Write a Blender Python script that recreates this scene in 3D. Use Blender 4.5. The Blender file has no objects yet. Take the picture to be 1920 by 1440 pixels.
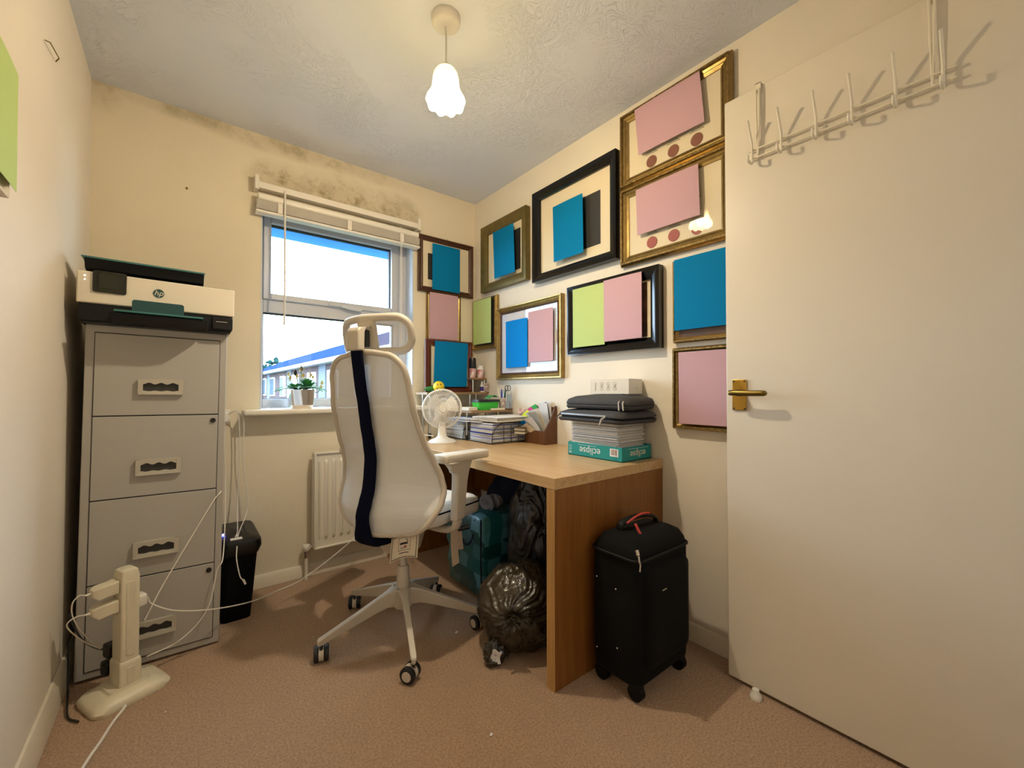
import bpy, math, random
from mathutils import Vector, Matrix, Euler, noise as mnoise

random.seed(7)
scene = bpy.context.scene
COL = scene.collection
PI = math.pi
R = math.radians


def lin(h):
    h = h.lstrip('#')
    c = [int(h[i:i + 2], 16) / 255 for i in (0, 2, 4)]
    return tuple((x / 12.92 if x <= .04045 else ((x + .055) / 1.055) ** 2.4) for x in c)


# ------------------------------------------------------------------ camera
cam_data = bpy.data.cameras.new('camera')
cam_data.sensor_fit = 'HORIZONTAL'
cam_data.sensor_width = 36
cam_data.lens = 785 / 1920 * 36
cam_data.clip_start = .02
cam_data.clip_end = 500
cam = bpy.data.objects.new('camera', cam_data)
COL.objects.link(cam)
cam.location = (0, 0, 1.0)
cam.rotation_euler = (R(90.8), 0, R(-38.35))
scene.camera = cam

# ------------------------------------------------------------------ view, sky, added hall fill
scene.view_settings.view_transform = 'Standard'
scene.view_settings.look = 'None'
scene.view_settings.gamma = 1
scene.view_settings.use_curve_mapping = False
scene.view_settings.exposure = 0.86

world = bpy.data.worlds.new('overcast_sky')
scene.world = world
world.use_nodes = True
bg = world.node_tree.nodes['Background']
SKY = (.60, .80, 1.0)
SKY_STRENGTH = 11.0
LAMP_COLOUR = (1.0, .87, .67)
SHADE_STRENGTH = 21.0
BULB_WATTS = 23.0
bg.inputs[0].default_value = (*SKY, 1)
bg.inputs[1].default_value = SKY_STRENGTH

hall = bpy.data.lights.new('hall_fill_light', 'AREA')  # added fill from behind the camera; the hall has no such window
hall.shape = 'RECTANGLE'
hall.size = 1.1; hall.size_y = 1.3
HALL_ENERGY = 4.0
hall.energy = HALL_ENERGY
hall.color = (1, .95, .88)
ho = bpy.data.objects.new('hall_fill_light', hall)
COL.objects.link(ho)
ho.location = (.95, -1.45, 1.5)
ho.rotation_euler = (R(90), 0, 0)

portal = bpy.data.lights.new('window_portal', 'AREA')
portal.shape = 'RECTANGLE'; portal.size = .84; portal.size_y = 1.08
portal.cycles.is_portal = True
po = bpy.data.objects.new('window_portal', portal)
COL.objects.link(po)
po.location = (.733, 2.66, 1.42)
po.rotation_euler = (R(-90), 0, 0)

# ------------------------------------------------------------------ materials
def nt(m):
    return m.node_tree.nodes, m.node_tree.links


def mat(name, colour, rough=.6, metal=0, spec=.5, var=0, vscale=8, bump=0, bscale=60, bdist=.002,
        colour2=None, stretch=None, coat=0, sheen=0, detail=4, alpha=1):
    m = bpy.data.materials.new(name)
    m.use_nodes = True
    N, L = nt(m)
    p = N['Principled BSDF']
    c = lin(colour) if isinstance(colour, str) else colour
    p.inputs['Base Color'].default_value = (*c, 1)
    p.inputs['Roughness'].default_value = rough
    p.inputs['Metallic'].default_value = metal
    p.inputs['Specular IOR Level'].default_value = spec
    p.inputs['Coat Weight'].default_value = coat
    p.inputs['Coat Roughness'].default_value = .08
    p.inputs['Sheen Weight'].default_value = sheen
    p.inputs['Alpha'].default_value = alpha
    tc = N.new('ShaderNodeTexCoord')
    mp = N.new('ShaderNodeMapping')
    L.new(tc.outputs['Object'], mp.inputs[0])
    if stretch:
        mp.inputs['Scale'].default_value = stretch
    m['_map'] = mp.name
    if var or colour2:
        n = N.new('ShaderNodeTexNoise')
        n.inputs['Scale'].default_value = vscale
        n.inputs['Detail'].default_value = detail
        L.new(mp.outputs[0], n.inputs['Vector'])
        rp = N.new('ShaderNodeValToRGB')
        rp.color_ramp.elements[0].position = .3
        rp.color_ramp.elements[1].position = .7
        d = lin(colour2) if colour2 else tuple(x * (1 - var) for x in c)
        rp.color_ramp.elements[0].color = (*d, 1)
        rp.color_ramp.elements[1].color = (*c, 1)
        L.new(n.outputs[0], rp.inputs[0])
        L.new(rp.outputs[0], p.inputs['Base Color'])
    if bump:
        n2 = N.new('ShaderNodeTexNoise')
        n2.inputs['Scale'].default_value = bscale
        n2.inputs['Detail'].default_value = 4
        L.new(mp.outputs[0], n2.inputs['Vector'])
        b = N.new('ShaderNodeBump')
        b.inputs['Strength'].default_value = bump
        b.inputs['Distance'].default_value = bdist
        L.new(n2.outputs[0], b.inputs['Height'])
        L.new(b.outputs[0], p.inputs['Normal'])
    return m


def stain_layer(m, blobs, colour, scale=6, thresh=(.45, .62)):
    """mould / dirt patches: object-space spheres broken up by noise, mixed over the base colour"""
    N, L = nt(m)
    p = N['Principled BSDF']
    tc = N.new('ShaderNodeTexCoord')
    n = N.new('ShaderNodeTexNoise')
    n.inputs['Scale'].default_value = scale
    n.inputs['Detail'].default_value = 6
    n.inputs['Roughness'].default_value = .7
    L.new(tc.outputs['Object'], n.inputs['Vector'])
    total = None
    for (c, r, amt) in blobs:
        s = N.new('ShaderNodeVectorMath'); s.operation = 'SUBTRACT'
        L.new(tc.outputs['Object'], s.inputs[0]); s.inputs[1].default_value = c
        q = N.new('ShaderNodeVectorMath'); q.operation = 'DIVIDE'
        L.new(s.outputs[0], q.inputs[0]); q.inputs[1].default_value = r
        ln = N.new('ShaderNodeVectorMath'); ln.operation = 'LENGTH'
        L.new(q.outputs[0], ln.inputs[0])
        mr = N.new('ShaderNodeMapRange')
        mr.inputs['From Min'].default_value = .25; mr.inputs['From Max'].default_value = 1
        mr.inputs['To Min'].default_value = amt; mr.inputs['To Max'].default_value = 0
        L.new(ln.outputs['Value'], mr.inputs['Value'])
        if total is None:
            total = mr.outputs[0]
        else:
            a = N.new('ShaderNodeMath'); a.operation = 'MAXIMUM'
            L.new(total, a.inputs[0]); L.new(mr.outputs[0], a.inputs[1]); total = a.outputs[0]
    nr = N.new('ShaderNodeMapRange')
    nr.inputs['From Min'].default_value = thresh[0]; nr.inputs['From Max'].default_value = thresh[1]
    nr.inputs['To Min'].default_value = .35
    L.new(n.outputs[0], nr.inputs['Value'])
    mu = N.new('ShaderNodeMath'); mu.operation = 'MULTIPLY'; mu.use_clamp = True
    L.new(total, mu.inputs[0]); L.new(nr.outputs[0], mu.inputs[1])
    mx = N.new('ShaderNodeMix'); mx.data_type = 'RGBA'
    L.new(mu.outputs[0], mx.inputs[0])
    old = p.inputs['Base Color']
    if old.is_linked:
        L.new(old.links[0].from_socket, mx.inputs[6])
    else:
        mx.inputs[6].default_value = old.default_value
    mx.inputs[7].default_value = (*lin(colour), 1)
    L.new(mx.outputs[2], p.inputs['Base Color'])


def emit(name, colour, strength):
    m = bpy.data.materials.new(name)
    m.use_nodes = True
    N, L = nt(m)
    p = N['Principled BSDF']
    p.inputs['Base Color'].default_value = (.9, .9, .85, 1)
    p.inputs['Emission Color'].default_value = (*colour, 1)
    p.inputs['Emission Strength'].default_value = strength
    return m


def glassy(name, tint=(1, 1, 1), fac=.025):
    m = bpy.data.materials.new(name)
    m.use_nodes = True
    N, L = nt(m)
    out = N['Material Output']
    N.remove(N['Principled BSDF'])
    t = N.new('ShaderNodeBsdfTransparent'); t.inputs[0].default_value = (*tint, 1)
    g = N.new('ShaderNodeBsdfGlossy'); g.inputs['Roughness'].default_value = .02
    lw = N.new('ShaderNodeLayerWeight'); lw.inputs[0].default_value = .5
    pw = N.new('ShaderNodeMath'); pw.operation = 'POWER'; pw.inputs[1].default_value = 5
    L.new(lw.outputs['Facing'], pw.inputs[0])
    fr = N.new('ShaderNodeMapRange'); fr.inputs['To Min'].default_value = fac; fr.inputs['To Max'].default_value = .9
    L.new(pw.outputs[0], fr.inputs['Value'])
    mx = N.new('ShaderNodeMixShader')
    L.new(fr.outputs[0], mx.inputs[0]); L.new(t.outputs[0], mx.inputs[1]); L.new(g.outputs[0], mx.inputs[2])
    L.new(mx.outputs[0], out.inputs[0])
    return m


def mesh_fabric(name, colour, open_frac=.3, scale=420):
    """woven see-through mesh: tiny holes by a procedural grid"""
    m = mat(name, colour, .7, sheen=.2)
    N, L = nt(m)
    p = N['Principled BSDF']
    tc = N.new('ShaderNodeTexCoord')
    mp = N.new('ShaderNodeMapping'); mp.inputs['Rotation'].default_value = (R(45), 0, 0)
    mp.inputs['Scale'].default_value = (0, scale, scale)
    L.new(tc.outputs['Object'], mp.inputs[0])
    v = N.new('ShaderNodeTexVoronoi'); v.inputs['Scale'].default_value = 1
    v.inputs['Randomness'].default_value = 0
    L.new(mp.outputs[0], v.inputs['Vector'])
    gt = N.new('ShaderNodeMath'); gt.operation = 'GREATER_THAN'
    gt.inputs[1].default_value = open_frac
    L.new(v.outputs['Distance'], gt.inputs[0])
    L.new(gt.outputs[0], p.inputs['Alpha'])
    return m


def wood(name, c1, c2, scale=3, axis='y', rough=.45, bump=.05):
    m = mat(name, c1, rough)
    N, L = nt(m)
    p = N['Principled BSDF']
    mp = N[m['_map']]
    st = {'x': (1.2, 22, 22), 'y': (22, 1.2, 22), 'z': (22, 22, 1.2)}[axis]
    mp.inputs['Scale'].default_value = st
    n = N.new('ShaderNodeTexNoise'); n.inputs['Scale'].default_value = scale
    n.inputs['Detail'].default_value = 8; n.inputs['Roughness'].default_value = .65
    n.inputs['Distortion'].default_value = .6
    L.new(mp.outputs[0], n.inputs['Vector'])
    rp = N.new('ShaderNodeValToRGB')
    rp.color_ramp.elements[0].position = .3; rp.color_ramp.elements[1].position = .72
    rp.color_ramp.elements[0].color = (*lin(c2), 1); rp.color_ramp.elements[1].color = (*lin(c1), 1)
    L.new(n.outputs[0], rp.inputs[0]); L.new(rp.outputs[0], p.inputs['Base Color'])
    b = N.new('ShaderNodeBump'); b.inputs['Strength'].default_value = bump; b.inputs['Distance'].default_value = .001
    L.new(n.outputs[0], b.inputs['Height']); L.new(b.outputs[0], p.inputs['Normal'])
    return m


M = {}
M['wall'] = mat('wall_cream_paint', '#E9DFCD', .85, var=.05, vscale=3, bump=.25, bscale=45, bdist=.003)
M['wall_back'] = mat('wall_cream_paint_mould', '#E6DAC1', .85, var=.05, vscale=3, bump=.25, bscale=45, bdist=.003)
stain_layer(M['wall_back'], [((.42, 2.46, 2.09), (.20, .3, .12), 1.0), ((.70, 2.46, 2.10), (.34, .3, .14), .95),
                             ((1.02, 2.46, 2.09), (.22, .3, .14), .9), ((1.15, 2.46, 2.06), (.06, .3, .12), 1.1),
                             ((.55, 2.46, 2.28), (.7, .3, .07), .6), ((.1, 2.46, 2.29), (.45, .3, .05), .6),
                             ((-.27, 2.46, 2.29), (.08, .3, .12), .6)], '#8A7A50', scale=9)
M['wall_left'] = mat('wall_left_paint', '#E8DECF', .8, var=.05, vscale=2.5, bump=.5, bscale=9, bdist=.006)
M['ceiling'] = mat('ceiling_artex', '#DCDFE7', .8)
N_, L_ = nt(M['ceiling'])
mp_ = N_[M['ceiling']['_map']]
n0 = N_.new('ShaderNodeTexNoise'); n0.inputs['Scale'].default_value = 2.2; n0.inputs['Detail'].default_value = 2
n0.inputs['Distortion'].default_value = 1.0
L_.new(mp_.outputs[0], n0.inputs['Vector'])
ad = N_.new('ShaderNodeVectorMath'); ad.operation = 'MULTIPLY_ADD'
L_.new(n0.outputs['Color'], ad.inputs[0]); ad.inputs[1].default_value = (1.4, 1.4, 0); L_.new(mp_.outputs[0], ad.inputs[2])
n1 = N_.new('ShaderNodeTexNoise'); n1.inputs['Scale'].default_value = 14; n1.inputs['Detail'].default_value = 3
n1.inputs['Distortion'].default_value = 3.5
L_.new(ad.outputs[0], n1.inputs['Vector'])
rr = N_.new('ShaderNodeValToRGB')
rr.color_ramp.elements[0].position = .47; rr.color_ramp.elements[0].color = (0, 0, 0, 1)
rr.color_ramp.elements[1].position = .53; rr.color_ramp.elements[1].color = (0, 0, 0, 1)
e_ = rr.color_ramp.elements.new(.5); e_.color = (1, 1, 1, 1)
L_.new(n1.outputs[0], rr.inputs[0])
n3 = N_.new('ShaderNodeTexNoise'); n3.inputs['Scale'].default_value = 2.5
L_.new(mp_.outputs[0], n3.inputs['Vector'])
r3 = N_.new('ShaderNodeMapRange'); r3.inputs['From Min'].default_value = .45; r3.inputs['From Max'].default_value = .6
L_.new(n3.outputs[0], r3.inputs['Value'])
mm = N_.new('ShaderNodeMath'); mm.operation = 'MULTIPLY'
L_.new(rr.outputs[0], mm.inputs[0]); L_.new(r3.outputs[0], mm.inputs[1])
bb = N_.new('ShaderNodeBump'); bb.inputs['Strength'].default_value = .55; bb.inputs['Distance'].default_value = .006
L_.new(mm.outputs[0], bb.inputs['Height']); L_.new(bb.outputs[0], N_['Principled BSDF'].inputs['Normal'])

M['carpet'] = mat('carpet_brown', '#D4AF8A', .95, colour2='#A37D5A', vscale=160, detail=8, bump=1, bscale=420, bdist=.006, sheen=.25)
stain_layer(M['carpet'], [((.5, .9, 0), (.9, .7, 1), .3), ((.1, 1.2, 0), (.5, .6, 1), .25)], '#A07C66', scale=14)
M['gloss'] = mat('white_gloss_paint', '#E8DDC8', .35, var=.06, vscale=6, bump=.1, bscale=20)
M['door'] = mat('door_gloss_paint', '#E2D8C6', .38, var=.03, vscale=3, bump=.18, bscale=70, bdist=.001)
M['upvc'] = mat('white_upvc', '#C4C5CB', .3)
M['gasket'] = mat('black_gasket', '#15181C', .6)
M['reveal'] = mat('reveal_lining', '#C8D0DC', .5)
M['glass'] = glassy('window_glass')
M['picglass'] = glassy('picture_glass')
M['rad'] = mat('radiator_enamel', '#E6DDCB', .35)
M['chrome'] = mat('chrome', '#D8D4CE', .15, 1)
M['brass'] = mat('polished_brass', '#C39A45', .25, 1, var=.25, vscale=30)
M['dark_brass'] = mat('worn_brass', '#7E6A38', .35, 1)
M['wire'] = mat('cream_coated_wire', '#E4DAC4', .35)
M['plastic'] = mat('white_plastic', '#E8E2D6', .35)
M['cream_plastic'] = mat('aged_cream_plastic', '#E0D6BC', .4, var=.08, vscale=25)
M['cable'] = mat('white_cable', '#E6E0D4', .45)
M['black'] = mat('black_plastic', '#0D0D0E', .35)
M['matt_black'] = mat('matt_black', '#040405', .85, spec=.2)
M['cab'] = mat('grey_enamel', '#AEAAA2', .42, bump=.25, bscale=350, bdist=.0008)
M['cab_h'] = mat('grey_handle', '#BBB4A4', .4)
M['cab_dark'] = mat('handle_recess', '#33322F', .5)
M['blind'] = mat('white_blind', '#E6DED2', .45)
M['prn_white'] = mat('printer_white', '#E9DFCB', .4)
M['prn_dark'] = mat('printer_charcoal', '#111314', .5, spec=.3)
M['prn_teal'] = mat('printer_teal', '#1F4A4C', .4)
M['prn_edge'] = mat('printer_teal_edge', '#3D7674', .35)
M['screen'] = mat('printer_screen', '#0A0B0B', .12, spec=.8)
M['lcd'] = mat('lcd_panel', '#2A2C26', .2)
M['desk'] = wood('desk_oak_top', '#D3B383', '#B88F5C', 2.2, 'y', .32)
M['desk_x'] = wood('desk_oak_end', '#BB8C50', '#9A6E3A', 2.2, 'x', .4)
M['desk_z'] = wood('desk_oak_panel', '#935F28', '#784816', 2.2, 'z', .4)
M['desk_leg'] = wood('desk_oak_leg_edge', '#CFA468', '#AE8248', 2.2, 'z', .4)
M['shelf'] = wood('shelf_walnut', '#9C7C55', '#7C5F3E', 2.5, 'x', .5)
M['mag'] = wood('magazine_file_wood', '#6E4523', '#54331A', 2.5, 'z', .5)
M['chair'] = mat('chair_beige_plastic', '#CFC5B4', .45)
M['chair_fab'] = mat('seat_fabric', '#DAD6CE', .85, bump=.3, bscale=600, bdist=.0006)
M['chair_mesh'] = mesh_fabric('backrest_mesh', '#E6E6E4', .105, 300)
M['head_mesh'] = mesh_fabric('headrest_mesh', '#E6E6E4', .36, 300)
M['navy'] = mat('navy_fabric', '#060B22', .95, spec=.15, bump=.3, bscale=500, bdist=.0005)
M['caster'] = mat('caster_tyre', '#16161A', .45)
M['paper'] = mat('paper_white', '#E6E4E2', .8)
M['paper2'] = mat('paper_cream', '#DED2BC', .8)
M['tag_paper'] = mat('hang_tag_paper', '#C9B49A', .8)
M['teal_card'] = mat('teal_card', '#0478AA', .8, spec=.1, var=.05, vscale=5)
M['blue_card'] = mat('blue_card', '#0880D0', .8, spec=.1, var=.04, vscale=5)
M['pink_card'] = mat('pink_card', '#C6A1AA', .8, spec=.1, var=.03, vscale=5)
M['green_card'] = mat('green_card', '#B8CC84', .8, spec=.1, var=.03, vscale=5)
M['mount'] = mat('cream_mount', '#E6D8BA', .8)
M['mount_blue'] = mat('pale_blue_print', '#C8D6EA', .8, colour2='#E2D8D0', vscale=7)
M['darkprint'] = mat('dark_print', '#2A2724', .7)
M['brownprint'] = mat('brown_photo', '#7A5240', .7, colour2='#3A2A22', vscale=14)
M['seal'] = mat('wax_seal_red', '#A04A40', .6)
M['seal_brown'] = mat('wax_seal_brown', '#84492F', .6)
M['ink'] = mat('printed_ink', '#5A4A3A', .8)
M['gold'] = mat('gold_leaf', '#A88C54', .32, .85, var=.35, vscale=40)
M['gold_bead'] = mat('gold_beading', '#927642', .4, .8, var=.6, vscale=120, bump=1, bscale=160, bdist=.004)
M['olive'] = mat('olive_gilt', '#7A6A3A', .4, .5, var=.25, vscale=30)
M['frame_wood'] = wood('frame_brown_wood', '#5A3618', '#3A2010', 3, 'x', .4)
M['red_wood'] = wood('frame_mahogany', '#6A2C14', '#4C1E0E', 3, 'z', .35)
M['frame_black'] = mat('gloss_black_frame', '#030305', .15, spec=.3, coat=.35)
M['chromepot'] = mat('mirror_pot', '#E4DEDA', .04, 1)
M['leaf'] = mat('leaf_green', '#3E9440', .5, colour2='#23602E', vscale=20)
M['leaf2'] = mat('leaf_pale', '#7FB49A', .5)
M['petal'] = mat('yellow_petal', '#D2C66A', .6, colour2='#C09A5A', vscale=40)
M['bag'] = mat('black_bin_bag', '#453A28', .33, colour2='#221C14', vscale=6, bump=.8, bscale=24, bdist=.01, coat=.25)
M['bag_grey'] = mat('dark_bin_bag', '#2E2C2E', .3, colour2='#121214', vscale=6, bump=.8, bscale=24, bdist=.01, coat=.25)
M['cloth_grey'] = mat('grey_cloth', '#8C8A92', .9)
M['cloth_navy'] = mat('navy_cloth', '#141B33', .95, bump=.6, bscale=18, bdist=.01)
M['case'] = mat('suitcase_nylon', '#030303', .9, spec=.25, bump=.3, bscale=600, bdist=.0005)
M['case_trim'] = mat('suitcase_trim', '#020202', .6, spec=.3)
M['red'] = mat('red_trim', '#B03A30', .5)
M['sleeve'] = mat('grey_neoprene', '#3C3A3A', .8, bump=.3, bscale=400, bdist=.0008)
M['sleeve_dark'] = mat('dark_lining', '#0C0D12', .8)
M['laptop'] = mat('silver_laptop', '#AEB6C2', .3, .6)
M['teal_box'] = mat('teal_print_box', '#0E8A86', .5)
M['smile'] = mat('yellow_foam', '#E8C818', .5)
M['green_tub'] = mat('green_silicone', '#35B02E', .4)
M['green_lid'] = mat('green_lid', '#3A8A4A', .5)
M['red_cup'] = mat('red_cup_print', '#B01C28', .5, colour2='#E8E0DC', vscale=38)
M['floral'] = mat('floral_china', '#E0D6C8', .35, colour2='#7A4A48', vscale=55)
M['clear'] = glassy('clear_tumbler', (.95, .97, 1))
M['purple'] = mat('bottle_label', '#40307C', .4)
M['pblue'] = mat('blue_pen', '#17279A', .4)
M['pgreen'] = mat('green_pen', '#125A44', .4)
M['neon_g'] = mat('green_tab', '#2FB04E', .6)
M['neon_p'] = mat('pink_tab', '#E03A8C', .6)
M['neon_y'] = mat('yellow_tab', '#D6E83A', .6)
M['shade'] = emit('lit_glass_shade', (1, .77, .38), SHADE_STRENGTH)
N_, L_ = nt(M['shade'])
tc_ = N_.new('ShaderNodeTexCoord'); sx_ = N_.new('ShaderNodeSeparateXYZ'); L_.new(tc_.outputs['Object'], sx_.inputs[0])
mr_ = N_.new('ShaderNodeMapRange')
mr_.inputs['From Min'].default_value = -.218; mr_.inputs['From Max'].default_value = -.285
mr_.inputs['To Min'].default_value = .9; mr_.inputs['To Max'].default_value = SHADE_STRENGTH
L_.new(sx_.outputs['Z'], mr_.inputs['Value']); L_.new(mr_.outputs[0], N_['Principled BSDF'].inputs['Emission Strength'])
out_ = N_['Material Output']
tr_ = N_.new('ShaderNodeBsdfTransparent'); tr_.inputs[0].default_value = (1, .97, .9, 1)
mf_ = N_.new('ShaderNodeMapRange')
mf_.inputs['From Min'].default_value = -.240; mf_.inputs['From Max'].default_value = -.272
mf_.inputs['To Min'].default_value = .02; mf_.inputs['To Max'].default_value = .70
L_.new(sx_.outputs['Z'], mf_.inputs['Value'])
ms_ = N_.new('ShaderNodeMixShader')
L_.new(mf_.outputs[0], ms_.inputs[0]); L_.new(N_['Principled BSDF'].outputs[0], ms_.inputs[1]); L_.new(tr_.outputs[0], ms_.inputs[2])
L_.new(ms_.outputs[0], out_.inputs[0])
M['led'] = emit('blue_led', (.05, .08, 1), 12)
M['led_w'] = emit('white_led', (1, 1, .95), 3)
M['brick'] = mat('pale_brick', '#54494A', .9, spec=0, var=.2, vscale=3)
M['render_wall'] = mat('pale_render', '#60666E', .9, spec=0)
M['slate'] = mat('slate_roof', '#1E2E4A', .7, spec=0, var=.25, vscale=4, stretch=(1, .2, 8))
M['soffit'] = mat('soffit_blue_shade', '#3F74B8', .6, spec=0)  # white soffit; the blue of its daylight shade is put into the colour
M['lawn'] = mat('grass', '#2E3E2E', .95, spec=0, var=.3)
M['tree'] = mat('tree_leaves', '#1A3634', .9, spec=0, var=.3)
M['ext_glass'] = mat('far_window_glass', '#26384A', .1)

# plaid woven shopper
M['plaid'] = mat('woven_plaid', '#0F4D58', .4, coat=.15)
N_, L_ = nt(M['plaid'])
mp_ = N_[M['plaid']['_map']]
n_ = N_.new('ShaderNodeTexNoise'); n_.inputs['Scale'].default_value = 3
L_.new(mp_.outputs[0], n_.inputs['Vector'])
ad_ = N_.new('ShaderNodeVectorMath'); ad_.operation = 'MULTIPLY_ADD'
L_.new(n_.outputs['Color'], ad_.inputs[0]); ad_.inputs[1].default_value = (.03, .03, .03); L_.new(mp_.outputs[0], ad_.inputs[2])
cols = None
for sc_, a_, b_ in (((7, 7, 7), '#0E5664', '#2A98A8'), ((14, 14, 14), '#124A46', '#86C8E0')):
    m2 = N_.new('ShaderNodeVectorMath'); m2.operation = 'MULTIPLY'; m2.inputs[1].default_value = sc_
    L_.new(ad_.outputs[0], m2.inputs[0])
    fl = N_.new('ShaderNodeVectorMath'); fl.operation = 'FLOOR'; L_.new(m2.outputs[0], fl.inputs[0])
    wn = N_.new('ShaderNodeTexWhiteNoise'); L_.new(fl.outputs[0], wn.inputs['Vector'])
    r_ = N_.new('ShaderNodeValToRGB')
    r_.color_ramp.elements[0].color = (*lin(a_), 1); r_.color_ramp.elements[1].color = (*lin(b_), 1)
    r_.color_ramp.elements[0].position = .4
    L_.new(wn.outputs['Value'], r_.inputs[0])
    if cols is None:
        cols = r_.outputs[0]
    else:
        mx_ = N_.new('ShaderNodeMix'); mx_.data_type = 'RGBA'; mx_.inputs[0].default_value = .5
        L_.new(cols, mx_.inputs[6]); L_.new(r_.outputs[0], mx_.inputs[7]); cols = mx_.outputs[2]
L_.new(cols, N_['Principled BSDF'].inputs['Base Color'])

# ------------------------------------------------------------------ mesh builder
MATS = {}


def mtx(o):
    return MATS.get(o.name, Matrix.Identity(4))


def tag(o, label=None, cat=None, group=None, kind=None):
    if label: o['label'] = label
    if cat: o['category'] = cat
    if group: o['group'] = group
    if kind: o['kind'] = kind
    return o


def thing(name, label, cat, loc=(0, 0, 0), rot=(0, 0, 0), group=None, kind=None):
    o = bpy.data.objects.new(name, None)
    COL.objects.link(o)
    o.empty_display_size = .05
    if isinstance(rot, (int, float)):
        rot = (0, 0, rot)
    o.location = loc
    o.rotation_euler = rot
    MATS[o.name] = Matrix.LocRotScale(Vector(loc), Euler(rot), None)
    return tag(o, label, cat, group, kind)


class MB:
    def __init__(s):
        s.v = []; s.f = []

    def add(s, vs, fs):
        b = len(s.v)
        s.v += [tuple(x) for x in vs]
        s.f += [tuple(i + b for i in f) for f in fs]
        return s

    def box(s, x0, x1, y0, y1, z0, z1):
        vs = [(x, y, z) for z in (z0, z1) for y in (y0, y1) for x in (x0, x1)]
        return s.add(vs, [(0, 2, 3, 1), (4, 5, 7, 6), (0, 1, 5, 4), (2, 6, 7, 3), (0, 4, 6, 2), (1, 3, 7, 5)])

    def obox(s, c, u, w, h, lu, lw, lh):
        c, u, w, h = Vector(c), Vector(u).normalized(), Vector(w).normalized(), Vector(h).normalized()
        vs = [c + u * (a * lu / 2) + w * (b * lw / 2) + h * (d * lh / 2) for d in (-1, 1) for b in (-1, 1) for a in (-1, 1)]
        return s.add(vs, [(0, 2, 3, 1), (4, 5, 7, 6), (0, 1, 5, 4), (2, 6, 7, 3), (0, 4, 6, 2), (1, 3, 7, 5)])

    def prism(s, poly, plane, lo, hi):
        n = len(poly)

        def P(a, b, c):
            return {'xy': (a, b, c), 'xz': (a, c, b), 'yz': (c, a, b)}[plane]
        vs = [P(a, b, lo) for a, b in poly] + [P(a, b, hi) for a, b in poly]
        fs = [tuple(range(n))[::-1], tuple(range(n, 2 * n))] + [(i, (i + 1) % n, n + (i + 1) % n, n + i) for i in range(n)]
        return s.add(vs, fs)

    def loft(s, loops, closed=True, caps=True):
        n = len(loops[0])
        vs = [p for l in loops for p in l]
        fs = []
        for k in range(len(loops) - 1):
            for i in range(n if closed else n - 1):
                j = (i + 1) % n
                fs.append((k * n + i, k * n + j, (k + 1) * n + j, (k + 1) * n + i))
        if caps:
            fs.append(tuple(range(n))[::-1]); fs.append(tuple(range((len(loops) - 1) * n, len(loops) * n)))
        return s.add(vs, fs)

    def tube(s, path, r, n=8, closed=False, flat=1.0, up=None):
        P = [Vector(p) for p in path]
        k = len(P)
        rad = r if isinstance(r, (list, tuple)) else [r] * k
        loops = []
        nrm = None
        for i in range(k):
            if closed:
                t = P[(i + 1) % k] - P[i - 1]
            else:
                t = P[min(i + 1, k - 1)] - P[max(i - 1, 0)]
            if t.length < 1e-9: t = Vector((0, 0, 1))
            t.normalize()
            if up is not None:
                a = Vector(up)
                nrm = (a - t * a.dot(t))
            elif nrm is None:
                a = Vector((0, 0, 1)) if abs(t.z) < .9 else Vector((1, 0, 0))
                nrm = a - t * a.dot(t)
            else:
                nrm = nrm - t * nrm.dot(t)
            if nrm.length < 1e-6: nrm = t.orthogonal()
            nrm.normalize()
            b = t.cross(nrm)
            loops.append([P[i] + (nrm * math.cos(2 * PI * j / n) * flat + b * math.sin(2 * PI * j / n)) * rad[i] for j in range(n)])
        if closed:
            loops.append(loops[0])
            return s.loft(loops, True, False)
        return s.loft(loops, True, True)

    def cyl(s, p0, p1, r0, r1=None, n=20):
        return s.tube([p0, p1], [r0, r0 if r1 is None else r1], n)

    def lathe(s, prof, c=(0, 0, 0), n=32, fn=None):
        loops = []
        for (r, z) in prof:
            lp = []
            for j in range(n):
                a = 2 * PI * j / n
                q = fn(r, z, a) if fn else (r, z)
                lp.append((c[0] + q[0] * math.cos(a), c[1] + q[0] * math.sin(a), c[2] + q[1]))
            loops.append(lp)
        return s.loft(loops, True, False)

    def ball(s, c, rx, ry=None, rz=None, nu=24, nv=16, fn=None):
        ry = rx if ry is None else ry; rz = rx if rz is None else rz
        loops = []
        for k in range(nv + 1):
            th = PI * k / nv
            lp = []
            for j in range(nu):
                ph = 2 * PI * j / nu
                d = Vector((math.sin(th) * math.cos(ph), math.sin(th) * math.sin(ph), -math.cos(th)))
                m = fn(d, th, ph) if fn else 1
                lp.append((c[0] + d.x * rx * m, c[1] + d.y * ry * m, c[2] + d.z * rz * m))
            loops.append(lp)
        return s.loft(loops, True, False)

    def sheet(s, fn, nu, nv, thick=0, nrm=(0, 0, 1)):
        g = [[Vector(fn(i / nu, j / nv)) for i in range(nu + 1)] for j in range(nv + 1)]
        w = nu + 1
        vs = [p for row in g for p in row]
        fs = [(j * w + i, j * w + i + 1, (j + 1) * w + i + 1, (j + 1) * w + i) for j in range(nv) for i in range(nu)]
        if thick:
            off = Vector(nrm) * thick
            b = len(vs)
            vs2 = vs + [p + off for p in vs]
            fs2 = fs + [tuple(i + b for i in f[::-1]) for f in fs]
            for i in range(nu):
                fs2.append((i + 1, i, b + i, b + i + 1))
                t = nv * w
                fs2.append((t + i, t + i + 1, b + t + i + 1, b + t + i))
            for j in range(nv):
                fs2.append((j * w, (j + 1) * w, b + (j + 1) * w, b + j * w))
                fs2.append(((j + 1) * w + nu, j * w + nu, b + j * w + nu, b + (j + 1) * w + nu))
            return s.add(vs2, fs2)
        return s.add(vs, fs)

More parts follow.
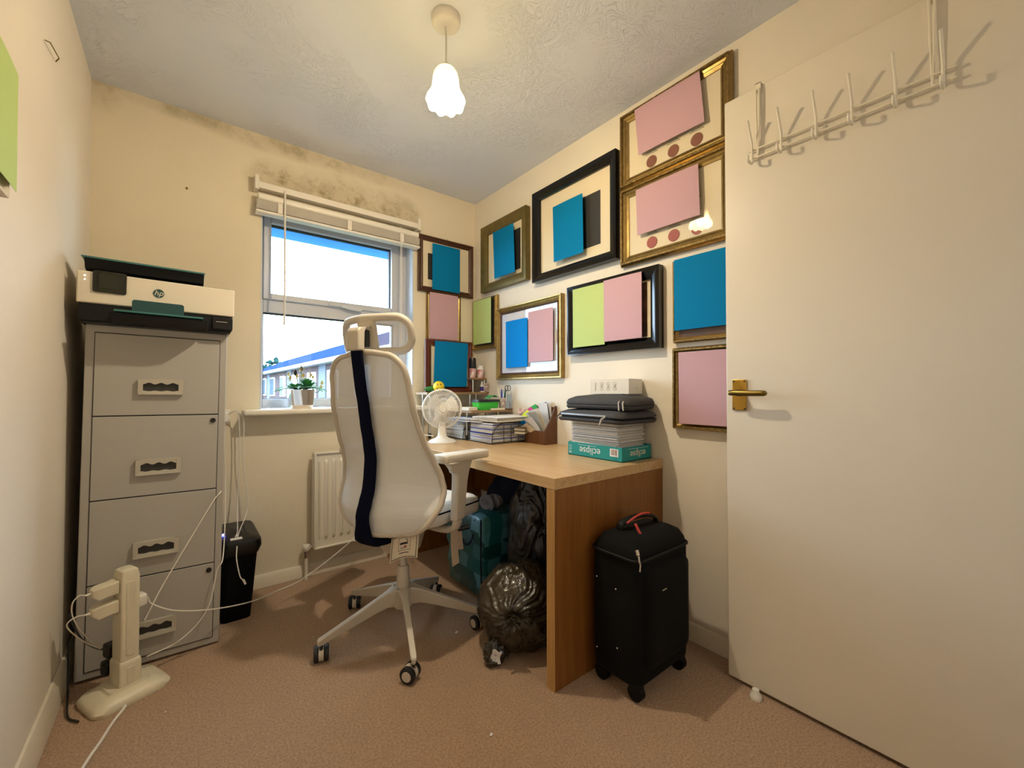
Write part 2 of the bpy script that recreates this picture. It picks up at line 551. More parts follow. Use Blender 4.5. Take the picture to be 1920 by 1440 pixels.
    def build(s, name, m, parent=None, smooth=False, bevel=0, seg=2, world=False, label=None, cat=None, group=None, kind=None,
              sub=0, angle=40):
        me = bpy.data.meshes.new(name)
        vs = s.v
        if world and parent is not None:
            inv = mtx(parent).inverted()
            vs = [tuple(inv @ Vector(p)) for p in vs]
        origin = Vector((0, 0, 0))
        if parent is None:
            xs, ys, zs = zip(*vs)
            origin = Vector(((min(xs) + max(xs)) / 2, (min(ys) + max(ys)) / 2, min(zs)))
            if kind == 'structure': origin = Vector((0, 0, 0))
            vs = [tuple(Vector(p) - origin) for p in vs]
        me.from_pydata(vs, [], s.f)
        me.materials.append(M[m] if isinstance(m, str) else m)
        me.validate()
        if smooth:
            me.shade_smooth()
            me.set_sharp_from_angle(angle=R(angle))
        o = bpy.data.objects.new(name, me)
        COL.objects.link(o)
        o.location = origin
        if parent is not None:
            o.parent = parent
            MATS[o.name] = mtx(parent).copy()
        else:
            MATS[o.name] = Matrix.Translation(origin)
        if sub:
            sm = o.modifiers.new('subdivision', 'SUBSURF'); sm.levels = sub; sm.render_levels = sub
        if bevel:
            b = o.modifiers.new('bevel', 'BEVEL'); b.width = bevel; b.segments = seg; b.limit_method = 'ANGLE'
            b.angle_limit = R(35); b.harden_normals = False
            me.shade_smooth(); me.set_sharp_from_angle(angle=R(angle))
        return tag(o, label, cat, group, kind)


def spline(pts, k=8):
    P = [Vector(p) for p in pts]
    P = [P[0] * 2 - P[1]] + P + [P[-1] * 2 - P[-2]]
    out = []
    for i in range(1, len(P) - 2):
        for j in range(k):
            t = j / k
            a, b, c, d = P[i - 1], P[i], P[i + 1], P[i + 2]
            out.append(.5 * ((2 * b) + (c - a) * t + (2 * a - 5 * b + 4 * c - d) * t * t + (3 * b - a - 3 * c + d) * t ** 3))
    out.append(P[-2])
    return out


def rrect(x0, x1, y0, y1, r, k=5):
    out = []
    for cx, cy, a0 in ((x1 - r, y1 - r, 0), (x0 + r, y1 - r, 90), (x0 + r, y0 + r, 180), (x1 - r, y0 + r, 270)):
        for i in range(k + 1):
            a = R(a0 + 90 * i / k)
            out.append((cx + r * math.cos(a), cy + r * math.sin(a)))
    return out


def text(name, body, size, m, parent, loc, rot, shear=0, extrude=.0004, align='CENTER', sx=1):
    cu = bpy.data.curves.new(name, 'FONT')
    cu.body = body; cu.size = size; cu.shear = shear; cu.extrude = extrude
    cu.align_x = align; cu.align_y = 'CENTER'
    cu.materials.append(M[m])
    o = bpy.data.objects.new(name, cu)
    COL.objects.link(o)
    me = bpy.data.meshes.new_from_object(o.evaluated_get(bpy.context.evaluated_depsgraph_get()))
    me.transform(Matrix.LocRotScale(Vector(loc), Euler(rot), Vector((sx, 1, 1))))
    bpy.data.objects.remove(o)
    o = bpy.data.objects.new(name, me)
    COL.objects.link(o)
    o.parent = parent
    return o


# ------------------------------------------------------------------ setting
XL, XR, YN, YB, ZC = -.305, 1.617, -.10, 2.462, 2.306
T = .14
MB().box(XL - T, XR + T, YN - 1.6, YB + .30, -.05, 0).build('floor', 'carpet', kind='structure')
MB().box(XL - T, XR + T, YN - 1.6, YB + .18, ZC, ZC + .05).build('ceiling', 'ceiling', kind='structure')
MB().box(XL - T, XL, YN, YB, 0, ZC).build('wall_left', 'wall_left', kind='structure')
MB().box(XR, XR + T, YN, YB, 0, ZC).build('wall_right', 'wall', kind='structure')
WX0, WX1, WZ0, WZ1 = .315, 1.150, .880, 1.960
YO = YB + .18
w = MB()
w.box(XL - T, WX0, YB, YO, 0, ZC); w.box(WX1, XR + T, YB, YO, 0, ZC)
w.box(WX0, WX1, YB, YO, 0, WZ0); w.box(WX0, WX1, YB, YO, WZ1, ZC)
w.build('wall_back', 'wall_back', kind='structure')
w = MB()
w.box(WX1 - .006, WX1, YB - .001, 2.565, WZ0 + .02, WZ1 - .006); w.box(WX0, WX0 + .006, YB - .001, 2.565, WZ0 + .02, WZ1 - .006)
w.box(WX0, WX1, YB - .001, 2.565, WZ1 - .006, WZ1)
w.build('trim_2', 'reveal', kind='structure')
w = MB()
w.box(XL - T, .72, YN - .1, YN, 0, ZC); w.box(1.545, XR + T, YN - .1, YN, 0, ZC); w.box(.72, 1.545, YN - .1, YN, 2.04, ZC)
w.build('wall_front', 'wall', kind='structure')
w = MB()
w.box(.72, .745, YN - .1, YN + .01, 0, 2.04); w.box(1.545, 1.57, YN - .1, YN + .01, 0, 2.04); w.box(.72, 1.57, YN - .1, YN + .01, 2.03, 2.055)
w.build('trim_1', 'gloss', kind='structure')
w = MB()
w.box(XL - T, XR + T, YN - 1.65, YN - 1.6, 0, ZC); w.box(XL - T - .05, XL - T, YN - 1.6, YN - .1, 0, ZC); w.box(XR + T, XR + T + .05, YN - 1.6, YN - .1, 0, ZC)
w.build('wall_hall', 'wall', kind='structure')


def skirt(name, plane, lo, hi, face, sgn, h):
    # chamfered top profile
    prof = [(face, 0), (face + sgn * .016, 0), (face + sgn * .016, h * .72), (face + sgn * .008, h), (face, h)]
    MB().prism(prof, plane, lo, hi).build(name, 'gloss', kind='structure', bevel=.002)


skirt('baseboard_back', 'yz', XL, XR, YB, -1, .066)
skirt('baseboard_right', 'xz', .045, YB - .016, XR, -1, .07)
skirt('baseboard_left', 'xz', YN, YB - .016, XL, 1, .10)

# window
wf = thing('window_1', None, None, (WX0, 2.59, WZ0), kind='structure')
f = MB()
y0, y1 = 2.565, 2.635
f.box(.315, .340, y0, y1, .905, 1.955); f.box(1.098, 1.15, y0, y1, .905, 1.955)
f.box(.340, 1.098, y0, y1, .905, .950); f.box(.340, 1.098, y0, y1, 1.925, 1.955)
f.box(.340, 1.098, y0, y1, 1.415, 1.485); f.box(1.065, 1.098, y0 + .005, y1, .95, 1.415)
f.build('window_frame', 'upvc', wf, world=True, bevel=.003)
s_ = MB()
a0, a1, b0, b1 = .338, 1.094, 1.484, 1.930
y2, y3 = 2.548, 2.585
s_.box(a0, a0 + .036, y2, y3, b0, b1); s_.box(a1 - .05, a1, y2, y3, b0, b1)
s_.box(a0 + .036, a1 - .05, y2, y3, b0, b0 + .032); s_.box(a0 + .036, a1 - .05, y2, y3, b1 - .036, b1)
s_.build('opening_sash', 'upvc', wf, world=True, bevel=.004)
g_ = MB()
for (x0, x1, z0, z1) in ((.374, 1.044, 1.516, 1.894), (.340, 1.065, .95, 1.415)):
    for q in ((x0, x0 + .004, z0, z1), (x1 - .006, x1, z0, z1), (x0, x1, z0, z0 + .003), (x0, x1, z1 - .007, z1)):
        g_.box(q[0], q[1], 2.575, 2.60, q[2], q[3])
g_.build('gasket', 'gasket', wf, world=True)
MB().box(.374, 1.044, 2.590, 2.594, 1.516, 1.894).build('upper_pane', 'glass', wf, world=True)
MB().box(.340, 1.065, 2.590, 2.594, .95, 1.415).build('lower_pane', 'glass', wf, world=True)
hd = MB()
hd.box(.665, .745, 2.535, 2.549, 1.486, 1.500)
hd.loft([[(.735, 2.533, 1.499), (.735, 2.549, 1.499), (.735, 2.549, 1.484), (.735, 2.533, 1.484)],
         [(.775, 2.525, 1.500), (.775, 2.540, 1.500), (.775, 2.540, 1.474), (.775, 2.525, 1.474)],
         [(.850, 2.522, 1.494), (.850, 2.536, 1.494), (.850, 2.536, 1.467), (.850, 2.522, 1.467)]])
hd.build('window_handle', 'upvc', wf, world=True, bevel=.003)
MB().box(.238, 1.200, 2.355, 2.57, .874, .902).build('window_sill', 'gloss', wf, world=True, bevel=.010, seg=4)

# door (stands open, parallel to the right wall)
dr = thing('door_1', None, None, (1.50, .30, .012), kind='structure')
MB().box(1.500, 1.538, -.077, .685, .012, 2.012).build('door_leaf', 'door', dr, world=True, bevel=.003)
pl = MB().prism(rrect(.617, .663, .930, 1.035, .003), 'yz', 1.494, 1.500).build('handle_plate', 'brass', dr, world=True, bevel=.0015)
sc = MB()
for yy in (.622, .657):
    for zz in (.936, 1.029):
        sc.cyl((1.4945, yy, zz), (1.4925, yy, zz), .0032, n=10)
sc.build('screw', 'cab_dark', pl, world=True, smooth=True)
lv = MB()
lv.cyl((1.496, .640, .990), (1.470, .640, .990), .013, .011, 18)
lv.tube(spline([(1.456, .655, .990), (1.452, .640, .990), (1.450, .600, .989), (1.451, .555, .989), (1.453, .538, .989)], 6),
        [.004] + [.0095] * 20 + [.008, .008, .007, .003], 12)
lv.tube([(1.474, .640, .990), (1.450, .640, .990)], .010, 14)
lv.build('lever', 'dark_brass', dr, world=True, smooth=True)

# outside the window
MB().box(-3, 6, 2.66, 2.95, 1.950, 1.985).build('soffit', 'soffit', kind='structure')
MB().box(-40, 60, 3.2, 120, -2.75, -2.65).build('ground', 'lawn', kind='structure')
bld = thing('terraced_house', 'long pale house with slate roof across the lawn outside the window', 'house', (8, 30, -2.65))
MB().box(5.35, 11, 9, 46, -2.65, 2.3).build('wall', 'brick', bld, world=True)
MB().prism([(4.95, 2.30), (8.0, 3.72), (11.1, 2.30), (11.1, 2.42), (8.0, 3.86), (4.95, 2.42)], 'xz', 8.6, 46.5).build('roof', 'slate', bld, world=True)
gt = MB().box(4.85, 4.97, 8.5, 46.6, 2.22, 2.36)
gt.box(4.9, 5.35, 8.6, 46.5, 2.20, 2.24)
gt.build('gutter', 'upvc', bld, world=True)
for i in range(9):
    yy = 11 + i * 3.9
    wn_ = MB()
    wn_.box(5.27, 5.36, yy, yy + 1.6, .55, 1.9)
    wo = wn_.build('window', 'upvc', bld, world=True)
    MB().box(5.25, 5.28, yy + .08, yy + .74, .63, 1.82).build('pane', 'ext_glass', wo, world=True)
    MB().box(5.25, 5.28, yy + .86, yy + 1.52, .63, 1.82).build('pane', 'ext_glass', wo, world=True)
    if i % 2 == 0:
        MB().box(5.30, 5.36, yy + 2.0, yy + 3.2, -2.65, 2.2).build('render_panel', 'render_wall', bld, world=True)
bl2 = thing('far_house', 'distant slate roofed house beyond the long pale house', 'house', (4, 60, -2.65))
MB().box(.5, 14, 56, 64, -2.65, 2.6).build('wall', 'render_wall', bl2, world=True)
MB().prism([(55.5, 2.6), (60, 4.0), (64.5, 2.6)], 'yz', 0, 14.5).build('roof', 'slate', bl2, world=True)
tr = thing('tree', 'blue green tree rising above the roofs outside the window', 'tree', (8.4, 52, -2.65))
random.seed(3)
cr = MB()
for i in range(90):
    a = random.uniform(0, 2 * PI); q = random.uniform(0, 1) ** .5
    c = (8.3 + 1.7 * q * math.cos(a), 52 + 1.2 * q * math.sin(a), 3.2 + random.uniform(-1.5, 1.9) * (1 - q * .8))
    cr.ball(c, random.uniform(.12, .28), nu=7, nv=5)
cr.build('crown', 'tree', tr, world=True)
MB().cyl((8.4, 52, -2.65), (8.4, 52, 3), .25, .15, 8).build('trunk', 'mag', tr, world=True)

# ------------------------------------------------------------------ pendant lamp
lp = thing('pendant_lamp', 'lit frilled glass pendant lamp hanging from the ceiling on a short cord', 'lamp', (.718, 1.281, ZC))
MB().lathe([(0, 0), (.050, 0), (.051, -.012), (.049, -.024), (.040, -.032), (.012, -.034), (0, -.034)], n=36).build('ceiling_rose', 'plastic', lp, smooth=True)
MB().tube([(0, 0, -.03), (.001, 0, -.1), (0, 0, -.19)], .0032, 8).build('cord', 'plastic', lp, smooth=True)
MB().lathe([(0, -.160), (.008, -.162), (.012, -.172), (.014, -.182), (.014, -.21), (0, -.21)], n=20).build('lamp_holder', 'plastic', lp, smooth=True)


def frill(r, z, a):
    k = max(0, min(1, (-z - .250) / .058))
    rr_ = r * (1 + .035 * k * math.cos(9 * a))
    return rr_, z + (-.004 * k * math.cos(9 * a))


prof = [(.010, -.178), (.022, -.182), (.033, -.192), (.041, -.208), (.0445, -.228), (.0455, -.250), (.047, -.270), (.051, -.288),
        (.058, -.305), (.065, -.320), (.067, -.332), (.063, -.345), (.056, -.352)]
prof = [(r, -.178 + (z + .178) * .775) for r, z in prof]
MB().lathe(prof + [(r - .003, z) for r, z in prof[::-1]], n=72, fn=frill).build('lamp_shade', 'shade', lp, smooth=True)
bulb = bpy.data.lights.new('bulb_light', 'POINT')
bulb.energy = BULB_WATTS
bulb.color = LAMP_COLOUR
bulb.shadow_soft_size = .019
bo = bpy.data.objects.new('bulb_light', bulb)
COL.objects.link(bo)
bo.parent = lp
bo.location = (0, 0, -.280)

# ------------------------------------------------------------------ pictures
def picture(name, label, side, u0, u1, z0, z1, fw, depth, style, inner, art=None, artm='darkprint', y=None, lean=0, group=None, gap=.004):
    """u along the wall (world x on the back wall, world y on the right and left walls)"""
    W_, H_ = abs(u1 - u0), z1 - z0
    uc = (u0 + u1) / 2
    if side == 'back':
        loc, rz = (uc, (y or YB) - gap, z0), 0
    elif side == 'right':
        loc, rz = (XR - gap, uc, z0), -PI / 2
    else:
        loc, rz = (XL + gap, uc, z0), PI / 2
    t = thing(name, label, 'picture', loc, (lean, 0, rz), group)
    h = W_ / 2

    def sweep(profile):
        m = MB()
        loops = []
        for (ins, d) in profile:
            loops.append([(-h + ins, -d, ins), (h - ins, -d, ins), (h - ins, -d, H_ - ins), (-h + ins, -d, H_ - ins)])
        m.loft(loops, True, False)
        return m
    D = depth
    prof_ = {
        'flat': [(0, 0), (0, D), (.003, D + .001), (fw - .003, D - .002), (fw, D - .006), (fw, D * .3)],
        'scoop': [(0, 0), (0, D * .8), (.003, D), (fw * .25, D), (fw * .35, D * .78), (fw * .6, D * .62), (fw * .72, D * .72), (fw * .85, D * .6), (fw, D * .5), (fw, .004)],
        'gold': [(0, 0), (0, D * .55), (fw * .12, D * .75), (fw * .22, D), (fw * .42, D), (fw * .50, D * .72), (fw * .72, D * .55), (fw * .84, D * .62), (fw, D * .5), (fw, .004)],
        'bevel': [(0, 0), (0, D), (fw * .2, D), (fw * .9, D * .62), (fw, D * .55), (fw, .004)],
    }[style]
    fm = {'flat': None}.get(style)
    return t, sweep, prof_, h, H_, fw, D, inner, art, artm


def pic(name, label, side, u0, u1, z0, z1, fw, depth, style, fmat, innermat, art=None, artm='darkprint', bead=None, lip=None, y=None, lean=0, gap=.004, group=None):
    t, sweep, prof_, h, H_, fw, D, _, _, _ = picture(name, label, side, u0, u1, z0, z1, fw, depth, style, None, None, None, y, lean, group, gap)
    sweep(prof_).build('frame', fmat, t, smooth=True, angle=25)
    if bead:
        b0, b1 = fw * .20, fw * .44
        sweep([(b0, D * .9), (b0, D + .003), (b1, D + .003), (b1, D * .9)]).build('beaded_edge', bead, t)
    if lip:
        sweep([(fw - .001, D * .3), (fw - .001, D * .62), (fw + .007, D * .5), (fw + .007, .006)]).build('inner_lip', lip, t)
    MB().box(-h + fw - .002, h - fw + .002, -.008, -.001, fw - .002, H_ - fw + .002).build('mount', innermat, t)
    if art:
        # art in wall coordinates: u0,u1,z0,z1
        a0, a1, c0, c1 = art
        uc = (u0 + u1) / 2
        sgn = -1 if side == 'right' else 1
        e0, e1 = sorted(((a0 - uc) * sgn, (a1 - uc) * sgn))
        MB().box(e0, e1, -.0095, -.008, c0 - z0, c1 - z0).build('print', artm, t)
    MB().box(-h + fw - .001, h - fw + .001, -.0135, -.012, fw - .001, H_ - fw + .001).build('glass', 'picglass', t)
    t['_d'] = D
    return t


def card(label, colour, side, u0, u1, z0, z1, d, tilt=0, y=None, curl=.004, lean=0, cut=0):
    """A4 card taped flat over a picture, d = distance out from the wall"""
    W_, H_ = abs(u1 - u0), z1 - z0
    uc = (u0 + u1) / 2
    if side == 'back': loc, rz = (uc, (y or YB) - d, z0), 0
    elif side == 'right': loc, rz = (XR - d, uc, z0), -PI / 2
    else: loc, rz = (XL + d, uc, z0), PI / 2
    m = MB()
    m.sheet(lambda a, b: (-W_ / 2 + a * W_ + tilt * (b - .5) * H_, -curl * (math.sin(a * PI) * .5 + .5 * b * b * (1 - a)), b * H_ + cut * (a - .5)), 10, 12, .0006, (0, 1, 0))
    me_o = m.build('coloured_card', colour, None, smooth=True)
    # rebuild as placed object: shift the mesh back to its own base point
    off = me_o.location.copy()
    me_o.data.transform(Matrix.Translation(off))
    me_o.location = loc
    me_o.rotation_euler = (lean, 0, rz)
    MATS[me_o.name] = Matrix.LocRotScale(Vector(loc), Euler((lean, 0, rz)), None)
    tag(me_o, label, 'paper card', 'coloured cards covering the pictures')
    return me_o


PG = 'framed pictures hung close together on two walls'
# back wall
pic('framed_picture', 'brown wood framed picture with cream mount, beside the blind end', 'back', 1.175, 1.587, 1.633, 1.995, .034, .022, 'scoop', 'frame_wood', 'mount', (1.245, 1.478, 1.715, 1.885), 'darkprint', group=PG)
card('teal card over the brown wood framed picture nearest the window blind', 'teal_card', 'back', 1.267, 1.474, 1.650, 1.948, .032)
MB().tube([(1.385, 2.452, 1.995), (1.390, 2.448, 2.003), (1.395, 2.452, 1.995)], .0015, 6).build('picture_hook', 'brass', None, label='tiny brass hanging ring above the brown wood framed picture', cat='hook')
pic('framed_picture', 'thin gold picture frame between two teal covered pictures on the window wall', 'back', 1.236, 1.490, 1.308, 1.632, .018, .014, 'gold', 'gold', 'mount', bead='gold_bead', group=PG)
card('pink card over the thin gold frame on the window wall', 'pink_card', 'back', 1.252, 1.463, 1.332, 1.631, .024)
# right wall
pic('framed_picture', 'wide olive gilt framed picture nearest the room corner', 'right', 1.866, 2.335, 1.650, 2.086, .055, .036, 'bevel', 'olive', 'mount', (1.945, 2.195, 1.735, 1.985), 'darkprint', group=PG)
card('teal card over the olive gilt framed picture', 'teal_card', 'right', 1.968, 2.178, 1.712, 2.012, .044, tilt=-.05)
bp = pic('framed_picture', 'large black framed picture with cream mount and dark print, high on the right wall', 'right', 1.216, 1.806, 1.612, 2.124, .046, .038, 'bevel', 'frame_black', 'mount', (1.330, 1.655, 1.716, 1.982), 'darkprint', group=PG)
card('teal card over the large square black frame', 'teal_card', 'right', 1.416, 1.628, 1.688, 1.988, .044, tilt=-.02)
for (zz0, zz1, cmat, nm, lb, w3) in ((1.924, 2.268, 'seal_brown', 'top', 'topmost ornate gold framed document with three brown seals and pink card', 1.0),
                                 (1.566, 1.922, 'seal', 'low', 'ornate gold framed document with three red seals, reflecting the lamp', 1.0)):
    gp = pic('framed_picture', lb, 'right', .700, 1.205, zz0, zz1, .037, .026, 'gold', 'gold', 'mount', bead='gold_bead', lip='gold', group=PG)
    zc = (1.998 if nm == 'top' else 1.643) - zz0
    for yy in (1.045, .942, .841):
        lx = -(yy - .9525)
        cyl = MB().cyl((lx, -.008, zc), (lx, -.0105, zc), .025, n=28)
        cyl.build('wax_seal', cmat, gp, smooth=True)
    ln = MB()
    for yy in (1.045, .942, .841):
        lx = -(yy - .9525)
        for k, wdt in enumerate((.06, .045)):
            ln.box(lx - wdt / 2, lx + wdt / 2, -.0095, -.008, zc + .036 + k * .006, zc + .0375 + k * .006)
        ln.box(lx - .012, lx + .012, -.0095, -.008, zc - .034, zc - .0325)
    if nm == 'low': ln.box(.085, .13, -.0095, -.008, .20, .2015)
    ln.build('printed_lines', 'ink', gp)
card('pink card lying sideways over the topmost gold framed document', 'pink_card', 'right', .808, 1.106, 2.040, 2.250, .034, tilt=-.09)
card('pink card lying sideways over the gold framed document with red seals', 'pink_card', 'right', .822, 1.108, 1.684, 1.888, .034, tilt=-.03)
pic('framed_picture', 'black glossy landscape frame covered by a green and a pink card', 'right', .996, 1.532, 1.178, 1.532, .050, .036, 'bevel', 'frame_black', 'mount', (1.070, 1.470, 1.235, 1.475), 'brownprint', group=PG)
card('light green card on the left of the glossy black landscape frame', 'green_card', 'right', 1.284, 1.489, 1.216, 1.513, .040)
card('pink card beside the light green card on the glossy black landscape frame', 'pink_card', 'right', 1.077, 1.285, 1.228, 1.517, .044)
pic('framed_picture', 'small gold framed picture with green card, tight in the room corner', 'right', 2.178, 2.457, 1.272, 1.618, .030, .026, 'gold', 'gold', 'darkprint', group=PG)
card('light green card in the room corner', 'green_card', 'right', 2.222, 2.434, 1.309, 1.607, .034)
pic('framed_picture', 'gold and brown framed map print with a blue and a pink card', 'right', 1.584, 2.171, 1.064, 1.518, .034, .028, 'scoop', 'gold', 'mount_blue', lip='frame_wood', group=PG)
card('bright blue card on the framed map print', 'blue_card', 'right', 1.864, 2.070, 1.136, 1.424, .028)
card('pink card on the framed map print', 'pink_card', 'right', 1.646, 1.852, 1.160, 1.452, .030)
pic('framed_picture', 'narrow pale gold frame with brown photo strip showing, beside the door edge', 'right', .600, .944, 1.192, 1.532, .022, .022, 'gold', 'gold', 'mount', (.62, .92, 1.215, 1.50), 'brownprint', bead='gold_bead', group=PG)
card('teal card beside the door edge', 'teal_card', 'right', .722, .932, 1.242, 1.532, .030)
pic('framed_picture', 'lowest gold framed picture, beside the door handle, under a pink card', 'right', .560, .946, .840, 1.172, .030, .026, 'gold', 'gold', 'darkprint', bead='gold_bead', group=PG)
card('pink card over the lowest gold frame beside the door handle', 'pink_card', 'right', .702, .914, .864, 1.152, .030)
# left wall
pic('framed_picture', 'picture at the left photo edge on the near left wall', 'left', .95, 1.335, 1.400, 1.625, .012, .016, 'flat', 'paper2', 'mount', group=PG)
card('light green card over the picture on the left wall', 'green_card', 'left', 1.155, 1.365, 1.425, 1.680, .024)
MB().tube([(XL + .004, 1.690, 1.962), (XL + .012, 1.70, 1.966), (XL + .013, 1.80, 1.985), (XL + .004, 1.815, 1.98)], .0016, 6).build('wall_staple', 'dark_brass', None, label='thin bent wire stuck high on the left wall', cat='staple')
MB().cyl((.014, YB, 1.939), (.014, YB - .006, 1.939), .0045, n=10).build('nail', 'dark_brass', None, label='small dark nail in the wall above the printer', cat='nail')

# ------------------------------------------------------------------ venetian blind
bl = thing('venetian_blind', 'white venetian blind gathered up above the window', 'blind', (.724, 2.42, 1.88))
BX0, BX1 = .292, 1.160
MB().box(BX0, BX1, 2.408, 2.445, 2.010, 2.042).build('head_rail', 'blind', bl, world=True, bevel=.002)
br = MB()
for xx in (BX0 - .012, BX1 - .004):
    br.box(xx, xx + .018, 2.402, 2.461, 2.000, 2.072)
br.build('bracket', 'blind', bl, world=True, bevel=.002)
MB().prism(rrect(2.398, 2.450, 1.950, 1.984, .012), 'yz', BX0 + .002, BX1 - .002).build('valance_slat', 'plastic', bl, world=True, bevel=.002)
sl = MB()
for k in range(15):
    z = 1.904 + k * .0030
    j = random.uniform(-.002, .002)
    sl.box(BX0 - .004 + j, BX1 + .004 + j, 2.402, 2.452, z, z + .0014)
sl.build('slat_stack', 'blind', bl, world=True)
MB().prism(rrect(2.400, 2.454, 1.886, 1.900, .006), 'yz', BX0 - .006, BX1 + .006).build('bottom_rail', 'blind', bl, world=True)
for xx in (.380, .725, 1.035):
    MB().box(xx, xx + .022, 2.3965, 2.4005, 1.898, 1.950).build('ladder_tape', 'blind', bl, world=True)
MB().tube([(.411, 2.392, 2.020), (.411, 2.388, 1.70), (.411, 2.388, 1.330)], .0045, 8).build('tilt_wand', 'blind', bl, world=True, smooth=True)
cd = MB()
cd.tube([(1.043, 2.40, 1.99), (1.043, 2.392, 1.8), (1.043, 2.392, 1.27)], .0018, 6)
cd.tube([(1.035, 2.40, 1.99), (1.036, 2.394, 1.8), (1.039, 2.394, 1.27)], .0014, 6)
cd.build('pull_cord', 'blind', bl, world=True)

# ------------------------------------------------------------------ radiator
rd = thing('radiator', 'cream panel radiator under the window', 'radiator', (.75, 2.40, .165))
rx0, rx1, rz0, rz1 = .556, .940, .166, .664
def rf(a, b):
    x = rx0 + a * (rx1 - rx0); z = rz0 + b * (rz1 - rz0)
    k = (x - rx0 - .018) / (rx1 - rx0 - .036)
    d = 0
    if 0 < k < 1 and .09 < b < .93:
        e = min(1, (b - .09) / .025, (.93 - b) / .025)
        d = -.010 * e * max(0, math.cos(k * 2 * PI * 9)) ** .6 if math.cos(k * 2 * PI * 9) > 0 else 0
    return (x, 2.362 + .010 + d, z)
m = MB().sheet(rf, 216, 70, .004, (0, 1, 0))
m.build('front_panel', 'rad', rd, world=True, smooth=True, angle=60)
e = MB()
e.box(rx0 - .003, rx0 + .006, 2.362, 2.425, rz0, rz1); e.box(rx1 - .006, rx1 + .003, 2.362, 2.425, rz0, rz1)
e.box(rx0, rx1, 2.362, 2.425, rz1 - .004, rz1 + .004); e.box(rx0, rx1, 2.362, 2.374, rz0 - .004, rz0 + .005)
e.box(rx0, rx1, 2.410, 2.416, rz0, rz1)
e.build('casing', 'rad', rd, world=True, bevel=.002)
e = MB()
for xx in (.62, .86):
    for zz in (.24, .58): e.box(xx, xx + .03, 2.414, 2.461, zz, zz + .03)
e.build('bracket', 'rad', rd, world=True)
MB().tube([(.527, 2.415, 0), (.527, 2.415, .13)], .0085, 12).build('pipe', 'rad', rd, world=True, smooth=True)
v = MB()
v.cyl((.527, 2.415, .115), (.527, 2.415, .150), .012, n=14); v.cyl((.527, 2.415, .140), (.560, 2.415, .176), .009, n=12)
v.build('valve', 'chrome', rd, world=True, smooth=True)
MB().lathe([(0, .182), (.017, .182), (.020, .178), (.019, .160), (.013, .150), (0, .150)], (.527, 2.415, 0), 18).build('valve_cap', 'plastic', rd, world=True, smooth=True)

# ------------------------------------------------------------------ filing cabinet (leans slightly to the right on the carpet)
TILT = .014
fc = thing('filing_cabinet', 'tall grey four drawer filing cabinet beside the left wall', 'cabinet', (.128, 2.03, .0), (0, TILT, 0))
# local x runs from -.403 to 0, y 0..0.40
MB().box(-.403, 0, 0, .405, .006, 1.222).build('body', 'cab', fc, bevel=.003)
e = MB().box(-.380, -.022, -.0012, .01, .030, 1.196)
e.build('drawer_gap', 'gasket', fc)
for k, (z0, z1) in enumerate(((.033, .320), (.324, .609), (.613, .901), (.905, 1.193))):
    d = MB().box(-.378, -.024, -.004, .004, z0, z1).build('drawer', 'cab', fc, bevel=.0015)
    zc = (.130, .420, .716, 1.008)[k]
    hx0, hx1, hh = -.262, -.136, .056
    h = MB()
    # handle surround with scalloped grip opening
    n = 40
    top = [(hx0 + .012 + (hx1 - hx0 - .024) * i / n, zc + .012 + .0032 * math.cos(i / n * 2 * PI * 3 + PI)) for i in range(n + 1)]
    bot = [(hx0 + .012 + (hx1 - hx0 - .024) * i / n, zc - .015 + .0012 * math.cos(i / n * 2 * PI * 3)) for i in range(n + 1)]
    vs, fs = [], []
    for i in range(n + 1):
        x = hx0 + (hx1 - hx0) * i / n
        vs += [(x, -.016, zc + hh / 2), (top[i][0], -.016, top[i][1]), (top[i][0], -.004, top[i][1]),
               (bot[i][0], -.018, bot[i][1]), (x, -.020, zc - hh / 2), (x, -.004, zc - hh / 2), (x, -.004, zc + hh / 2), (bot[i][0], -.004, bot[i][1])]
    for i in range(n):
        a, b = i * 8, i * 8 + 8
        fs += [(a, a + 1, b + 1, b), (a + 1, a + 2, b + 2, b + 1), (a + 3, a + 4, b + 4, b + 3), (a + 4, a + 5, b + 5, b + 4), (a + 6, a, b, b + 6), (a + 7, a + 3, b + 3, b + 7)]
    h.add(vs, fs)
    h.box(hx0 - .001, hx0 + .0125, -.018, -.004, zc - hh / 2, zc + hh / 2); h.box(hx1 - .0125, hx1 + .001, -.018, -.004, zc - hh / 2, zc + hh / 2)
    ho_ = h.build('handle', 'cab_h', d)
    MB().box(hx0 + .01, hx1 - .01, -.006, -.0042, zc - .022, zc + .02).build('grip_recess', 'cab_dark', d)
    if k in (0, 2):
        zl = (.296, None, .880)[k]
        MB().cyl((-.040, -.003, zl), (-.040, -.009, zl), .009, n=20).build('lock', 'black', d, smooth=True)

# ------------------------------------------------------------------ printer on the cabinet
pr_ = thing('printer', 'cream and dark teal printer lying on top of the filing cabinet', 'printer', (-.057, 1.98, 1.2225 + .002), (0, TILT, .0))
